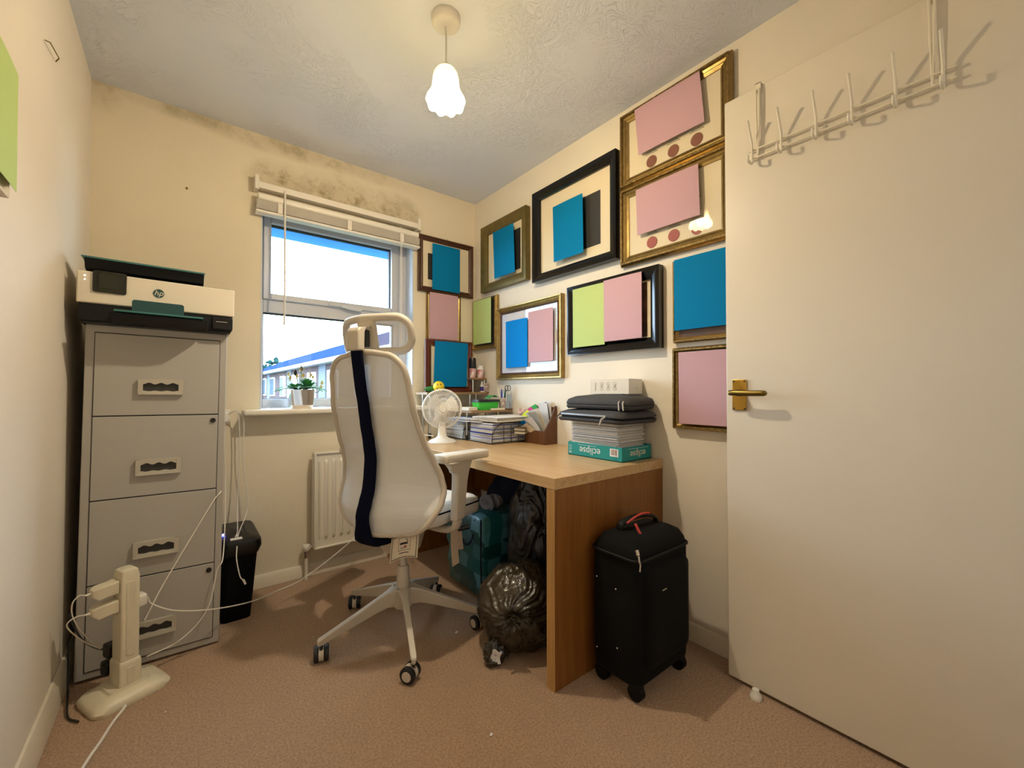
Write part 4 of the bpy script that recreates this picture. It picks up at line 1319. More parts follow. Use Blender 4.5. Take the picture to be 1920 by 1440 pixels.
# green tub on the lower board
t = thing('lunch_tub', 'bright green tub with black rim on the lower shelf board', 'tub', (1.445, 2.085, .880))
MB().loft([[(a, b, 0) for a, b in rrect(-.066, .066, -.042, .042, .016)], [(a, b, .048) for a, b in rrect(-.074, .074, -.048, .048, .016)]]).build('tub_body', 'green_tub', t, smooth=True, angle=50)
MB().loft([[(a, b, .047) for a, b in rrect(-.078, .078, -.051, .051, .018)], [(a, b, .062) for a, b in rrect(-.078, .078, -.051, .051, .018)]]).build('tub_rim', 'black', t, smooth=True, angle=50)
MB().sheet(lambda a, b: (.01 + .062 * a, -.03 + .05 * b, .066 + .018 * math.sin(a * 2.6)), 10, 6, .004, (0, 0, 1)).build('lid_flap', 'green_lid', t, smooth=True)
e = thing('notepad', 'cream notepad lying on the front edge of the lower shelf board', 'notepad', (1.50, 2.035, .880))
MB().box(-.055, .045, -.013, .002, 0, .010).build('pages', 'paper2', e)
t = thing('card_box', 'flat pale box lying left of the green tub on the lower board', 'box', (1.345, 2.10, .880))
MB().box(-.04, .02, -.05, .05, 0, .018).build('box_body', 'paper2', t, bevel=.001)
t = thing('pen_cup', 'floral china cup of pens on the lower shelf board', 'pen cup', (1.555, 2.060, .880))
MB().lathe([(0, 0), (.017, 0), (.020, .02), (.0205, .072), (.0185, .072), (.018, .004)], n=24).build('cup', 'floral', t, smooth=True)
for i, (dx, dy, tx, ty, h, cm_) in enumerate(((-.008, 0, -.026, .01, .125, 'paper2'), (.000, .004, .000, .006, .118, 'pblue'), (.006, -.004, .014, -.008, .122, 'pgreen'), (.002, .006, .03, .012, .11, 'chrome'))):
    p = thing('pen', ('pale ruler leaning left in the floral pen cup', 'blue capped marker in the floral pen cup', 'dark green marker in the floral pen cup', 'silver pen leaning right in the floral pen cup')[i], 'pen', (1.555 + dx, 2.060 + dy, .885))
    MB().tube([(0, 0, 0), (tx * .6, ty * .6, h * .75), (tx * .8, ty * .8, h)], [.0045, .005, .0035], 10).build('barrel', cm_, p, smooth=True)
t = thing('tumbler_glass', 'clear tumbler holding scissors beside the floral pen cup', 'glass', (1.585, 2.030, .885))
MB().lathe([(0, 0), (.015, 0), (.018, .09), (.0165, .09), (.014, .003)], n=24).build('glass_wall', 'clear', t, smooth=True)
t = thing('scissors', 'scissors with ringed handles standing in the clear tumbler', 'scissors', (1.585, 2.030, .888))
MB().tube([(0, 0, 0), (-.012, 0, .105)], .003, 6).build('blade', 'chrome', t)
for s in (-1, 1):
    MB().tube([(-.012 + .010 * s + .011 * math.cos(a), 0, .122 + .016 * math.sin(a)) for a in [2 * PI * k / 18 for k in range(18)]], .0025, 8, closed=True).build('handle', 'cab_dark', t, smooth=True)
t = thing('wooden_block', 'dark wooden block under the clear tumbler', 'block', (1.575, 2.03, .880))
MB().box(-.014, .026, -.013, .013, 0, .0048).build('block', 'mag', t)

# ------------------------------------------------------------------ desk fan
fn_ = thing('desk_fan', 'small white desk fan standing on the desk top beside the chair back', 'fan', (1.150, 2.085, DZ), R(-22))
MB().lathe([(0, 0), (.078, 0), (.079, .006), (.066, .016), (.040, .026), (.026, .036), (.022, .060), (.020, .10), (.019, .115), (0, .116)], n=36).build('stand', 'plastic', fn_, smooth=True, angle=60)
FC = Vector((0, -.006, .190))
MB().lathe([(0, .0), (.034, 0), (.038, .02), (.03, .05), (.014, .06), (0, .06)], n=24).build('tmp', 'plastic', fn_)
tmpo = fn_.children[-1] if fn_.children else None
mot = bpy.data.objects[[o.name for o in bpy.data.objects if o.name.startswith('tmp')][-1]]
mot.name = 'motor_housing'
mot.data.transform(Matrix.Translation(FC + Vector((0, .012, 0))) @ Matrix.Rotation(-PI / 2, 4, 'X'))
mot.data.shade_smooth()
MB().cyl(FC + Vector((0, .03, -.03)), (0, .006, .110), .012, .017, 14).build('neck', 'plastic', fn_, smooth=True)
gr = MB()
RG = .106
for yy, rr_ in ((.0, RG),):
    gr.tube([FC + Vector((rr_ * math.cos(a), yy, rr_ * math.sin(a))) for a in [2 * PI * k / 60 for k in range(60)]], .0052, 8, closed=True)
for sgn in (-1, 1):
    for rr_, yy in ((.075, .026), (.030, .034)):
        gr.tube([FC + Vector((rr_ * math.cos(a), sgn * yy, rr_ * math.sin(a))) for a in [2 * PI * k / 48 for k in range(48)]], .0011, 5, closed=True)
    for k in range(64):
        a = 2 * PI * k / 64
        gr.tube([FC + Vector((r2 * math.cos(a), sgn * y2, r2 * math.sin(a))) for r2, y2 in ((.016, .036), (.04, .033), (.075, .026), (.096, .014), (RG, .002))], .0010, 4)
gr.build('grille', 'plastic', fn_, smooth=True)
MB().cyl(FC + Vector((0, -.034, 0)), FC + Vector((0, -.040, 0)), .020, .018, 24).build('grille_badge', 'plastic', fn_, smooth=True)
for k in range(3):
    a0 = 2 * PI * k / 3 + .4
    MB().sheet(lambda u, v: FC + Vector(((.016 + .072 * v) * math.cos(a0 + (u - .5) * (1.5 - .4 * v)), .014 * (u - .5) * 2 - .004, (.016 + .072 * v) * math.sin(a0 + (u - .5) * (1.5 - .4 * v)))), 8, 6, .0015, (0, 1, 0)).build('blade', 'plastic', fn_, smooth=True)
cable('fan_cord', 'white fan cord drooping off the desk top behind the chair', [(1.12, 2.13, .740), (1.08, 2.16, .745), (1.05, 2.14, .735), (1.02, 2.08, .712), (.985, 2.03, .7095), (.968, 2.0, .690), (.966, 1.99, .62), (.968, 1.99, .50)], .003)

# ------------------------------------------------------------------ letter trays with papers
def tray(label, x0, x1, y0, y1, rz=0):
    cx, cy = (x0 + x1) / 2, (y0 + y1) / 2
    t = thing('letter_tray', label, 'letter tray', (cx, cy, DZ), rz)
    a, b = (x1 - x0) / 2, (y1 - y0) / 2
    m = MB()
    for z in (.006, .062):
        for p, q in (((-a, -b), (a, -b)), ((-a, b), (a, b)), ((a, -b), (a, b))):
            m.tube([(p[0], p[1], z), (q[0], q[1], z)], .0022, 6)
    m.tube([(-a, -b, .006), (-a, b, .006)], .0022, 6)
    for sy in (-b, b):
        m.tube(spline([(-a, sy, .006), (-a + .004, sy, .045), (-a + .03, sy, .090), (-a + .08, sy, .118)], 5), .0024, 6)
        for k in range(5):
            xx = -a + .08 + (2 * a - .08) * k / 4
            m.tube([(xx, sy, .006), (xx, sy, .10)], .0018, 6)
        m.tube([(-a + .07, sy, .112), (a, sy, .112)], .0022, 6)
    for k in range(8):
        yy = -b + 2 * b * (k + .5) / 8
        m.tube([(-a, yy, .004), (a, yy, .004)], .0015, 4)
    m.build('wire_frame', 'cab_dark', t)
    return t


tray('black wire letter tray full of papers, nearest the room on the desk', 1.312, 1.600, 1.832, 2.068)
tray('black wire letter tray full of papers, behind the front one towards the window', 1.300, 1.585, 2.108, 2.345)


def papers(label, cx, cy, z0, w_, d_, h_, n, mats, rz=0, jit=.006, lean=0, group=None, name='paper_pile'):
    t = thing(name, label, 'papers', (cx, cy, z0), rz, group, kind='stuff')
    dz = h_ / n
    for mi, mm_ in enumerate(mats):
        m = MB()
        for k in range(n):
            if k % len(mats) != mi: continue
            jx, jy, ja = random.uniform(-jit, jit), random.uniform(-jit, jit), random.uniform(-.02, .02)
            m.obox((jx + lean * k * dz, jy, (k + .46) * dz), (math.cos(ja), math.sin(ja), 0), (-math.sin(ja), math.cos(ja), 0), (0, 0, 1), w_, d_, dz * random.uniform(.55, .97))
        m.build('sheets', mm_, t)
    return t


papers('white papers and folders filling the nearer wire letter tray', 1.452, 1.950, DZ + .007, .262, .215, .104, 30, ['paper', 'paper', 'paper2', 'paper', 'mount_blue', 'paper', 'pblue'], jit=.006)
papers('white papers filling the further wire letter tray', 1.440, 2.226, DZ + .007, .255, .215, .088, 24, ['paper', 'paper', 'paper2', 'mount_blue', 'paper'], jit=.006)
papers('cream folders and loose sheets heaped on the nearer letter tray', 1.470, 1.930, DZ + .120, .285, .225, .026, 4, ['paper2', 'paper'], rz=.06, jit=.008)
papers('loose sheets sliding between the two letter trays', 1.385, 2.10, DZ + .113, .21, .25, .020, 4, ['paper', 'mount_blue'], rz=.35, jit=.01)
t = thing('crumpled_wrapper', 'small red and white crumpled wrapper on the paper heap', 'wrapper', (1.585, 1.905, DZ + .147))
MB().ball((0, 0, .018), .030, .022, .020, 14, 10, lambda d, th, ph: 1 + .25 * mnoise.noise(d * 3)).build('wrapper', 'red_cup', t)
# wooden letter rack with leaflets
mf = thing('letter_rack', 'dark wooden letter rack against the right wall, stuffed with leaflets', 'letter rack', (1.570, 1.725, DZ))
side = [(1.522, DZ), (1.612, DZ), (1.612, DZ + .205), (1.602, DZ + .208), (1.560, DZ + .125), (1.522, DZ + .075)]
MB().prism(side, 'xz', 1.642, 1.650).build('side_panel', 'mag', mf, world=True)
MB().prism(side, 'xz', 1.800, 1.808).build('side_panel', 'mag', mf, world=True)
MB().box(1.605, 1.612, 1.650, 1.800, DZ, DZ + .20).build('back_panel', 'mag', mf, world=True)
MB().box(1.522, 1.529, 1.650, 1.800, DZ, DZ + .072).build('front_panel', 'mag', mf, world=True)
MB().box(1.529, 1.605, 1.650, 1.800, DZ, DZ + .006).build('bottom_panel', 'mag', mf, world=True)
random.seed(11)
# kind, x, base y, lean (degrees towards the window), width, height, outward curl, material, tip material, label
LF = [(1.600, 1.665, 4, .100, .225, .000, 'paper', None, 'white leaflet standing against the wall'),
      (1.595, 1.660, 10, .060, .222, .004, 'cloth_navy', None, 'black and navy leaflet at the top'),
      (1.590, 1.670, 2, .070, .215, .012, 'mount_blue', None, 'pale blue leaflet beside the black one'),
      (1.584, 1.680, 24, .070, .225, .010, 'paper', 'neon_g', 'leaflet with a bright green tip'),
      (1.578, 1.680, 31, .060, .220, .016, 'paper', 'neon_p', 'leaflet with a hot pink tip'),
      (1.572, 1.680, 37, .060, .215, .020, 'paper2', 'neon_y', 'leaflet with a yellow tip'),
      (1.566, 1.665, 12, .080, .190, .022, 'paper2', None, 'cream leaflet'),
      (1.560, 1.672, 20, .060, .185, .030, 'paper', None, 'curled white leaflet'),
      (1.554, 1.668, 7, .070, .170, .034, 'cab_h', None, 'grey leaflet'),
      (1.548, 1.690, 26, .080, .150, .030, 'blue_card', None, 'bright blue leaflet'),
      (1.542, 1.680, 14, .070, .145, .034, 'paper', None, 'folded white leaflet at the front'),
      (1.536, 1.700, 30, .080, .120, .030, 'paper2', None, 'dog eared cream leaflet at the front')]
for i, (xx, yb_, ln_, wd_, ht_, cu_, lm_, tip_, lb_) in enumerate(LF):
    th_ = R(ln_)
    def lf(a, b, o=0, xx=xx, yb_=yb_, th_=th_, wd_=wd_, ht_=ht_, cu_=cu_, i=i):
        u_ = a * wd_; v_ = b * ht_
        tt = th_ * (.25 + .75 * b)
        return (xx - cu_ * 1.6 * b * b - .002 * math.sin(a * 6 + i) - o, yb_ + u_ * math.cos(tt) + v_ * math.sin(tt), DZ + .009 + v_ * math.cos(tt) - u_ * math.sin(tt) * b + .0 * a)
    t = thing('leaflet', lb_ + ' in the wooden letter rack', 'leaflet', (xx, yb_, DZ + .009), group='leaflets in the wooden letter rack')
    MB().sheet(lf, 5, 10, .0012, (1, 0, 0)).build('page', lm_, t, world=True, smooth=True)
    if tip_:
        MB().sheet(lambda a, b: lf(a, .84 + .165 * b, .0012), 4, 4, .0034, (1, 0, 0)).build('coloured_tip', tip_, t, world=True)
papers('little striped stack of receipts lying beside the letter rack', 1.490, 1.800, DZ + .052, .05, .06, .036, 6, ['paper2', 'paper2', 'ink'], rz=.5, jit=.003)

# ------------------------------------------------------------------ box, papers, laptop sleeves
bx = thing('print_paper_box', 'teal printed paper box lid with upside down lettering on the desk corner', 'box', (1.499, 1.20, DZ))
X0, X1, Y0, Y1, BH = 1.398, 1.600, 1.052, 1.352, .060
b_ = MB()
th = .003
b_.box(X0, X0 + th, Y0, Y1, DZ, DZ + BH); b_.box(X1 - th, X1, Y0, Y1, DZ, DZ + BH); b_.box(X0 + th, X1 - th, Y0, Y0 + th, DZ, DZ + BH)
b_.box(X0 + th, X1 - th, Y1 - th, Y1, DZ, DZ + BH); b_.box(X0, X1, Y0, Y1, DZ + .0002, DZ + .004)
b_.build('box_body', 'teal_box', bx, world=True, bevel=.0006)
lx, ly = X0 - 1.499, Y0 - 1.20
text('lettering', 'eclipse', .044, 'paper', bx, (lx - .0006, 1.222 - 1.20, .029), (PI / 2, PI, -PI / 2), extrude=.0002, sx=1.0)
text('lettering', 'eclipse', .040, 'paper2', bx, (0.006, ly - .0006, .029), (PI / 2, PI, 0), extrude=.0002)
text('lettering', 'A4', .018, 'paper', bx, (lx - .0006, 1.336 - 1.20, .014), (PI / 2, PI, -PI / 2), extrude=.0002, sx=.7)
m = MB()
m.box(X0 - .0008, X0, 1.185, 1.290, DZ + .0508, DZ + .0518); m.box(1.44, 1.58, Y0 - .0008, Y0, DZ + .0508, DZ + .0518)
m.box(X0 - .0008, X0, 1.328, 1.344, DZ + .026, DZ + .0275); m.box(X0 - .0008, X0, 1.328, 1.344, DZ + .034, DZ + .0355)
m.box(X0 - .0008, X0, 1.328, 1.344, DZ + .042, DZ + .0435)
m.build('printed_line', 'paper', bx, world=True)
bl_ = MB().box(X0 - .0009, X0, 1.070, 1.112, DZ + .020, DZ + .052).build('barcode_label', 'paper', bx, world=True)
m = MB()
for k, wv in enumerate((1, .5, 1.4, .6, .5, 1.2, .6, 1, .5, 1.3)):
    y_ = 1.077 + k * .003
    m.box(X0 - .0014, X0 - .0009, y_, y_ + .0011 * wv, DZ + .026, DZ + .049)
m.build('bar', 'seal_brown', bl_, world=True)
papers('thick stack of white paper between the teal box and the laptop sleeves', 1.502, 1.212, DZ + .0045, .178, .262, .158, 34, ['paper', 'paper', 'paper2', 'paper', 'cab_h'], jit=.0045, name='paper_stack')


def sleeve(label, cx, cy, z0, hx, hy, h, rz, top=0, sag=.012, openf=False):
    t = thing('laptop_sleeve', label, 'laptop sleeve', (cx, cy, z0), rz, 'laptop sleeves on the paper stack')
    def lp(z, g, k):
        out_ = []
        for a, b in rrect(-hx + g, hx - g, -hy + g, hy - g, .035, 6):
            s_ = -sag * (abs(b / hy) ** 2.5) * k - sag * .4 * (max(0, -a) / hx) ** 2
            out_.append((a, b, z + s_))
        return out_
    m = MB().loft([lp(0, .03, .6), lp(.002, .006, .8), lp(h * .3, 0, 1), lp(h * .42, .001, 1)])
    m.build('lower_shell', 'sleeve', t, smooth=True, angle=70)
    if openf:
        MB().loft([lp(h * .40, .010, 1), lp(h * .60, .010, 1)]).build('lining', 'sleeve_dark', t, smooth=True)
    else:
        MB().loft([lp(h * .41, .003, 1), lp(h * .49, .003, 1)]).build('zip_line', 'sleeve_dark', t, smooth=True)
    hh = .60 if openf else .48
    MB().loft([lp(h * hh, .001, 1), lp(h * .66, 0, 1), lp(h * .86, .006, .8), lp(h * .97, .03, .5), lp(h, .075, .2), lp(h + .002, .12, 0)]).build('upper_shell', 'sleeve', t, smooth=True, angle=70)
    return t


s1 = sleeve('lower grey laptop sleeve, unzipped with a laptop edge showing', 1.478, 1.20, DZ + .165, .128, .190, .048, R(-4), openf=True)
MB().tube([(-.128, -.118, .020), (-.142, -.112, .012), (-.150, -.106, -.012)], .0035, 6).build('zip_pull', 'cab_h', s1)
MB().tube([(-.118, .165, .020), (-.130, .175, .010), (-.132, .176, -.012)], .0025, 6).build('zip_pull', 'cab_dark', s1)
lt_ = thing('laptop', 'thin silver laptop poking out of the open lower sleeve', 'laptop', (1.473, 1.205, DZ + .165 + .019), R(-4))
MB().prism(rrect(-.126, .10, -.125, .150, .012), 'xy', 0, .0075).build('laptop_body', 'laptop', lt_, bevel=.002)
s2 = sleeve('upper grey laptop sleeve with two zip pulls, under the white box', 1.490, 1.190, DZ + .222, .112, .170, .052, R(3), sag=.014)
for k in (0, 1):
    MB().tube([(-.110, -.128 + .020 * -k, .026), (-.122, -.132 - .020 * k, .018), (-.127, -.138 - .020 * k, -.010)], .0028, 6).build('zip_pull', 'cab_h', s2)
# white box with printed icons
wb = thing('gadget_box', 'white product box with small grey pictures on the laptop sleeves', 'box', (1.535, 1.185, DZ + .277), R(9))
MB().box(-.066, .060, -.095, .095, 0, .066).build('box_body', 'plastic', wb, bevel=.0008)
m = MB()
for k in range(3):
    y_ = .035 - k * .032
    for (dy, z_) in ((0, .024), (0, .044)):
        m.tube([(-.0666, y_ + .007 * math.cos(a), z_ + .008 * math.sin(a)) for a in [2 * PI * j / 16 for j in range(16)]], .0006, 4, closed=True)
    m.box(-.0668, -.0660, y_ - .002, y_ + .002, .026, .042)
m.build('printed_icon', 'cab_h', wb)
m = MB(); m.box(-.0668, -.0660, .064, .069, .014, .050); m.box(.004, .010, -.0958, -.095, .022, .028); m.build('printed_mark', 'cab_h', wb)

# ------------------------------------------------------------------ under the desk
pb = thing('woven_bag', 'teal and blue checked woven shopping bag, full, under the desk', 'bag', (1.22, 1.77, 0))
def bagl(x0, x1, y0, y1, z, n=48, amp=.010, sd=0):
    out_ = []
    for a, b in rrect(x0, x1, y0, y1, .025, 12):
        v_ = mnoise.noise(Vector((a * 9, b * 9, z * 14 + sd)))
        out_.append((a + amp * v_, b + amp * mnoise.noise(Vector((b * 8, a * 8, z * 12 + 5))), z + .008 * mnoise.noise(Vector((a * 8, b * 8, sd + 9)))))
    return out_
lps = []
for (z, i0, i1, j0, j1) in ((0.002, .06, .02, .05, .03), (.03, .025, .0, .02, .01), (.08, .035, 0, .03, 0), (.13, .015, 0, .012, 0), (.18, .03, 0, .02, 0), (.23, .006, 0, .005, 0), (.28, .014, 0, .01, 0),
                            (.33, -.004, 0, 0, 0), (.37, .004, 0, 0, 0), (.40, .012, 0, .01, 0), (.410, .05, .03, .05, .04)):
    lps.append(bagl(1.085 + i0, 1.345 - i1, 1.600 + j0, 1.955 - j1, z))
MB().loft(lps).build('bag_body', 'plaid', pb, world=True, smooth=True, angle=80)
MB().tube(spline([(1.09, 1.66, .39), (1.082, 1.67, .30), (1.078, 1.72, .26), (1.082, 1.78, .30), (1.09, 1.80, .39)], 6), .006, 6, flat=.4).build('carry_strap', 'cloth_navy', pb, world=True)
MB().tube([(1.089, 1.607, .40), (1.086, 1.603, .2), (1.098, 1.612, .02)], .004, 6).build('seam', 'cloth_navy', pb, world=True)


def binbag(name, label, c, r, knot_dir, m_, seed, rz_=1.0, rxy=(1, 1), folds=26):
    kd = Vector(knot_dir).normalized()
    u = kd.orthogonal().normalized(); v_ = kd.cross(u)
    t = thing(name, label, 'rubbish bag', (c[0], c[1], 0))
    def fn(d, th, ph):
        ca = max(-1, min(1, d.dot(kd)))
        ang = math.acos(ca)
        az = math.atan2(d.dot(v_), d.dot(u))
        az2 = az + .5 * mnoise.noise(d * 2 + Vector((seed, 0, 0)))
        fold = math.sin(az2 * folds + 2 * math.sin(az2 * 5 + seed)) * .5 + .35 * math.sin(az2 * folds * .53 + seed)
        amp = .050 * math.exp(-(ang / 1.0) ** 2) * min(1, ang / .12)
        big = .11 * mnoise.noise(d * 1.6 + Vector((seed, seed, 0))) + .05 * mnoise.noise(d * 4 + Vector((0, seed, 1)))
        cre = .022 * (1 - abs(mnoise.noise(d * 7 + Vector((seed, 1, 2))))) ** 3
        dim = -.16 * math.exp(-(ang / .16) ** 2)
        return 1 + big + amp * fold + cre + dim
    m = MB().ball(c, r * rxy[0], r * rxy[1], r * rz_, 200, 120, fn)
    m.v = [(x, y, max(z, .003)) for x, y, z in m.v]
    m.build('bag_body', m_, t, world=True, smooth=True, angle=180)
    kp = Vector(c) + kd * r * .92
    km = MB()
    km.ball(kp, r * .10, nu=12, nv=8, fn=lambda d, th, ph: 1 + .3 * math.sin(ph * 5))
    for k in range(7):
        a = 2 * PI * k / 7
        e_ = kp + kd * r * random.uniform(.10, .2) + (u * math.cos(a) + v_ * math.sin(a)) * r * random.uniform(.08, .2)
        km.tube([kp, (kp + e_) / 2 + Vector((0, 0, .004)), e_], [.006, .010, .003], 6, flat=.35)
    km.build('knot', m_, t, world=True, smooth=True)
    return t


b1 = binbag('bin_bag', 'brownish black tied bin bag on the carpet before the desk leg', (1.065, 1.295, .152), .178, (-.62, -.60, .10), 'bag', 3.1, .90, (.98, .90))
m = MB()
m.ball((.925, 1.255, .040), .050, .036, .042, 40, 28, lambda d, th, ph: 1 + .30 * mnoise.noise(d * 2.5) + .16 * mnoise.noise(d * 7) + .06 * math.sin(ph * 11))
m.ball((.900, 1.245, .018), .028, .024, .018, 30, 20, lambda d, th, ph: 1 + .35 * mnoise.noise(d * 4 + Vector((3, 0, 0))))
m.v = [(x, y, max(z, .003)) for x, y, z in m.v]
m.build('bunched_corner', 'bag', b1, world=True, smooth=True, angle=180)
m = MB().sheet(lambda p, q_: (.882 + .026 * p, 1.232 - .02 * p + .006 * math.sin(q_ * 5), .022 + .045 * q_ + .006 * math.sin(p * 6)), 6, 6, .002, (0, 1, 0))
m.build('tissue', 'paper', None, smooth=True, label='white tissue scrap poking from beside the brownish bin bag', cat='tissue')
binbag('bin_bag', 'grey black tied bin bag standing tall behind the brownish one', (1.315, 1.430, .330), .190, (-.62, -.70, .40), 'bag_grey', 7.7, 1.65, (.88, .85), 18)
cn = thing('clothes_bundle', 'dark navy bundle of clothes behind the woven bag under the desk', 'clothes', (1.45, 1.75, 0))
MB().ball((1.44, 1.78, .27), .11, .26, .265, 60, 40, lambda d, th, ph: 1 + .14 * mnoise.noise(d * 2.5) + .07 * mnoise.noise(d * 7)).build('bundle', 'cloth_navy', cn, world=True, smooth=True)
sc_ = thing('rolled_scarf', 'pale grey rolled scarf on top of the woven bag', 'scarf', (1.20, 1.70, .405))
m = MB()
pp = []
for k in range(60):
    a = k * .42
    r_ = .012 + .00055 * k
    pp.append((1.205 + .012 * math.sin(k * .11), 1.715 + r_ * 1.15 * math.cos(a), .440 + r_ * .82 * math.sin(a)))
m.tube(pp, .010, 8)
m.ball((1.24, 1.72, .44), .04, .045, .030, 20, 14, lambda d, th, ph: 1 + .2 * math.sin(ph * 7))
m.build('scarf_coil', 'cloth_grey', sc_, world=True, smooth=True)

# ------------------------------------------------------------------ suitcase
su = thing('suitcase', 'black upright cabin suitcase with red handle trim, between desk and door', 'suitcase', (1.285, .885, 0))
SX0, SX1, SY0, SY1 = 1.128, 1.440, .790, .985
def sl_(z, g, r=.035, gx=0): return [(a, b, z) for a, b in rrect(SX0 + g + gx, SX1 - g, SY0 + g, SY1 - g, r, 6)]
MB().loft([sl_(.050, .012), sl_(.062, .002), sl_(.10, 0), sl_(.44, 0), sl_(.475, .004, .035, .004), sl_(.500, .018, .03, .012), sl_(.514, .045, .02, .02)]).build('shell', 'case', su, world=True, smooth=True, angle=60)
MB().tube([(x, y, z) for x, y, z in sl_(.455, -.002)], .005, 6, closed=True).build('zip_track', 'case_trim', su, world=True, smooth=True)
# expanded front pocket on the long side towards the door
MB().loft([[(SX0 + .03, b, a) for a, b in ()]] if False else [[(a, .792, b) for a, b in rrect(SX0 + .03, SX1 - .03, .10, .43, .03)], [(a, .776, b) for a, b in rrect(SX0 + .035, SX1 - .035, .11, .42, .03)], [(a, .768, b) for a, b in rrect(SX0 + .06, SX1 - .06, .135, .395, .03)]]).build('front_pocket', 'case', su, world=True, smooth=True, angle=60)
MB().tube(spline([(1.20, .915, .510), (1.205, .912, .535), (1.26, .905, .548), (1.33, .895, .546), (1.375, .89, .530), (1.38, .89, .508)], 6), .013, 10, flat=.55).build('top_handle', 'case_trim', su, world=True, smooth=True)
m = MB()
m.tube(spline([(1.215, .895, .538), (1.25, .885, .556), (1.29, .885, .560), (1.33, .882, .556)], 5), .004, 6)
m.tube([(1.225, .845, .508), (1.222, .853, .522), (1.228, .87, .540)], .0050, 6)
m.build('red_trim', 'red', su, world=True, smooth=True)
m = MB().tube([(1.136, .800, .492), (1.132, .792, .478)], .006, 8)
m.tube([(1.132, .790, .478), (1.130, .786, .462), (1.132, .784, .452)], .0035, 8)
m.tube([(1.132, .784, .452), (1.129, .784, .432)], .0025, 6)
m.build('zip_pull', 'chrome', su, world=True, smooth=True)
MB().box(1.225, 1.250, .7655, .7685, .350, .354).build('brand_strip', 'chrome', su, world=True)
m = MB()
for zz in (.400, .372, .344):
    m.obox((1.4405, .83, zz), (0, .8, .6), (1, 0, 0), (0, -.6, .8), .022, .003, .006)
m.build('side_stripe', 'red', su, world=True)
for (xx, yy) in ((1.16, .82), (1.41, .82), (1.16, .955), (1.41, .955)):
    MB().cyl((xx - .012, yy, .027), (xx + .012, yy, .027), .026, n=20).build('wheel', 'case_trim', su, world=True, smooth=True)
    MB().box(xx - .018, xx + .018, yy - .018, yy + .018, .035, .062).build('wheel_housing', 'case_trim', su, world=True, bevel=.004)
m = MB()
for (yy, zz) in ((.955, .36), (.875, .345), (.87, .155), (.955, .12)):
    m.ball((1.1275, yy, zz), .0035, nu=10, nv=6)
m.build('rivet', 'chrome', su, world=True, smooth=True)

# ------------------------------------------------------------------ plant on the sill
pt = thing('potted_plant', 'artificial orchid and succulent arrangement in a mirrored square pot on the sill', 'plant', (.507, 2.475, .902))
def pl_(h, z): return [(a, b, z) for a, b in rrect(-h, h, -h, h, .006)]
MB().loft([pl_(.048, 0), pl_(.050, .012), pl_(.054, .016), pl_(.058, .100), pl_(.054, .100), pl_(.050, .02)]).build('pot', 'chromepot', pt, bevel=.001)
MB().box(-.05, .05, -.05, .05, .05, .090).build('soil', 'tree', pt)
random.seed(5)
lv_ = MB()
def leaf(mb, base, dirv, ln_, wd, droop=.3):
    base = Vector(base); dirv = Vector(dirv).normalized(); sd = dirv.cross(Vector((0, 0, 1))).normalized()
    mb.sheet(lambda a, b: base + dirv * ln_ * b + Vector((0, 0, -droop * ln_ * b * b)) + sd * wd * (a - .5) * 2 * (math.sin(PI * min(1, b * .93 + .05))) ** .8 + Vector((0, 0, .25 * wd * (2 * a - 1) ** 2)), 4, 8, .0012, (0, 0, 1))
for k in range(9):
    a = 2 * PI * k / 9 + .3
    leaf(lv_, (.02 * math.cos(a), .02 * math.sin(a), .095), (math.cos(a), math.sin(a) * .6, .45), random.uniform(.085, .125), .022, .50)
lv_.build('broad_leaf', 'leaf2', pt, smooth=True)
l2 = MB()
for k in range(60):
    a = random.uniform(0, 2 * PI); e_ = random.uniform(.1, 1.3)
    leaf(l2, (.026, -.01, .11), (math.cos(a) * math.cos(e_), math.sin(a) * math.cos(e_), math.sin(e_)), random.uniform(.04, .062), .011, .1)
for k in range(22):
    a = random.uniform(0, 2 * PI); e_ = random.uniform(.2, 1.2)
    leaf(l2, (-.032, -.01, .10), (math.cos(a) * math.cos(e_), math.sin(a) * math.cos(e_), math.sin(e_)), random.uniform(.035, .05), .009, .1)
l2.build('succulent', 'leaf', pt, smooth=True)
st_ = MB()
for pth in ([(-.012, 0, .1), (-.016, 0, .15), (-.03, 0, .185)], [(.006, .01, .1), (.006, .01, .16), (.0, 0, .20)], [(.01, 0, .1), (.03, 0, .15), (.05, 0, .175)], [(.04, 0, .09), (.085, 0, .085), (.105, 0, .12)]):
    st_.tube(spline(pth, 4), .0018, 6)
st_.build('stem', 'leaf', pt, smooth=True)
for c in ((-.052, -.01, .155), (-.060, 0, .175), (-.02, -.01, .165), (.010, -.01, .168), (.048, -.005, .178), (.058, 0, .172), (.000, -.01, .205), (.105, -.01, .130), (.102, 0, .110)):
    fl_ = MB()
    for k in range(5):
        a = 2 * PI * k / 5 + c[0] * 40
        leaf(fl_, c, (math.cos(a), -.3, math.sin(a)), .017, .006, 0)
    fl_.build('flower', 'petal', pt, smooth=True)
bd = MB()
bd.ball((-.028, -.008, .190), .009, .008, .017, 12, 10); bd.ball((.002, -.006, .212), .008, .008, .015, 12, 10)
bd.build('dark_bud', 'gasket', pt, smooth=True)

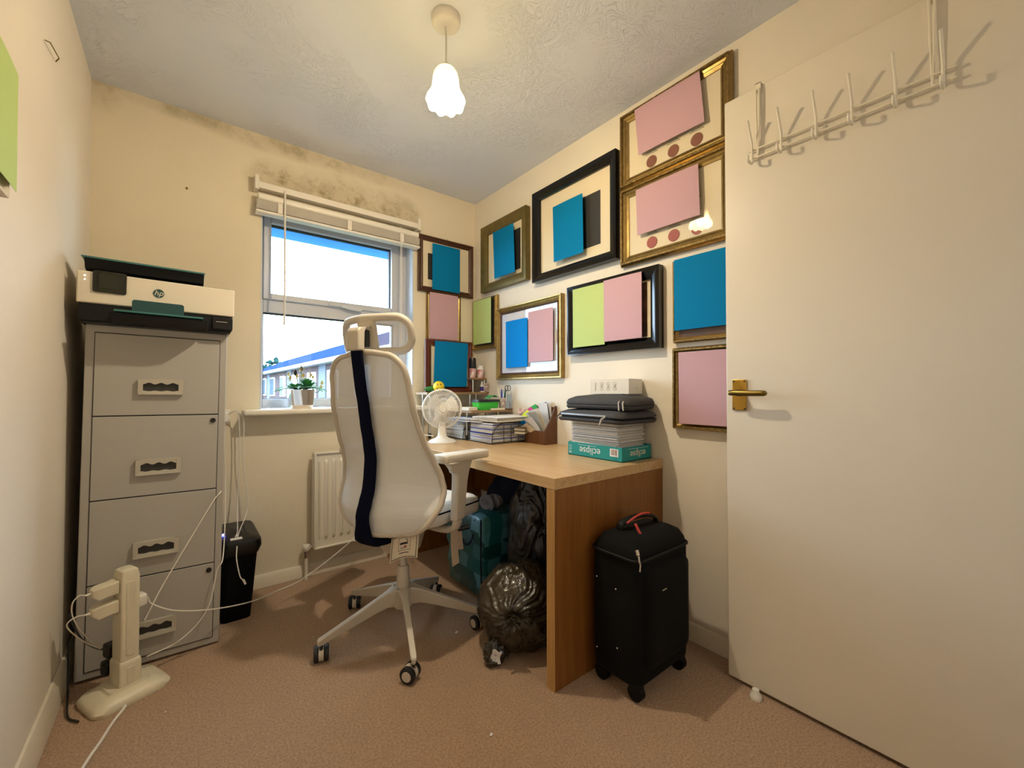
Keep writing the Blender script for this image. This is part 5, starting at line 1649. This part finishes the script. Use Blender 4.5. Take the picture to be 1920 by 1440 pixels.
# ------------------------------------------------------------------ over-door hook rack
hk = thing('hook_rack', 'cream wire over-door rack with six hooks', 'coat hooks', (1.497, .36, 1.75))
m = MB()
XR_ = 1.488
m.tube([(XR_, .600, 1.797), (XR_, .120, 1.797)], .0036, 8); m.tube([(XR_, .600, 1.769), (XR_, .120, 1.769)], .0036, 8)
m.build('rail', 'wire', hk, world=True, smooth=True)
for yy in (.572, .162):
    m = MB()
    m.box(1.4905, 1.4945, yy - .009, yy + .009, 1.985, 2.018); m.box(1.4905, 1.5425, yy - .009, yy + .009, 2.014, 2.018); m.box(1.5395, 1.5425, yy - .009, yy + .009, 1.985, 2.018)
    m.build('door_clip', 'wire', hk, world=True, bevel=.001)
    m = MB()
    m.tube([(XR_, yy - .005, 1.995), (XR_, yy - .004, 1.90), (XR_, yy, 1.765)], .0030, 8)
    m.tube([(XR_, yy + .005, 1.995), (XR_, yy + .004, 1.90), (XR_, yy, 1.765)], .0030, 8)
    m.build('hanger', 'wire', hk, world=True, smooth=True)
for yy in (.588, .502, .409, .324, .231, .143):
    pts_ = [(1.450, yy, 1.882), (1.466, yy, 1.850), (1.480, yy, 1.822), (1.483, yy, 1.812), (1.483, yy, 1.757), (1.480, yy, 1.750), (1.455, yy, 1.748), (1.450, yy, 1.753), (1.450, yy, 1.768)]
    MB().tube(pts_, .0038, 8).build('hook', 'wire', hk, world=True, smooth=True, angle=80)

# ------------------------------------------------------------------ small floor things
ds = thing('door_stop', 'white plastic door stop on the carpet under the door edge', 'door stop', (1.470, .585, 0))
MB().lathe([(0, 0), (.017, 0), (.018, .006), (.016, .014), (.011, .022), (.010, .030), (0, .031)], n=24).build('stop', 'plastic', ds, smooth=True)
for (x, y, s_, lb) in ((.713, .998, .007, 'small white paper scrap on the carpet at the front'), (.898, 1.503, .010, 'small white paper scrap beside the bin bag'), (.429, 1.831, .004, 'tiny white fleck on the carpet near the shredder'), (-.029, 1.693, .004, 'tiny white fleck on the carpet near the plug tower')):
    MB().obox((x, y, .0035), (.9, .4, .1), (-.4, .9, 0), (0, -.1, 1), s_ * 1.3, s_, .0015).build('paper_scrap', 'paper', None, label=lb, cat='paper scrap')
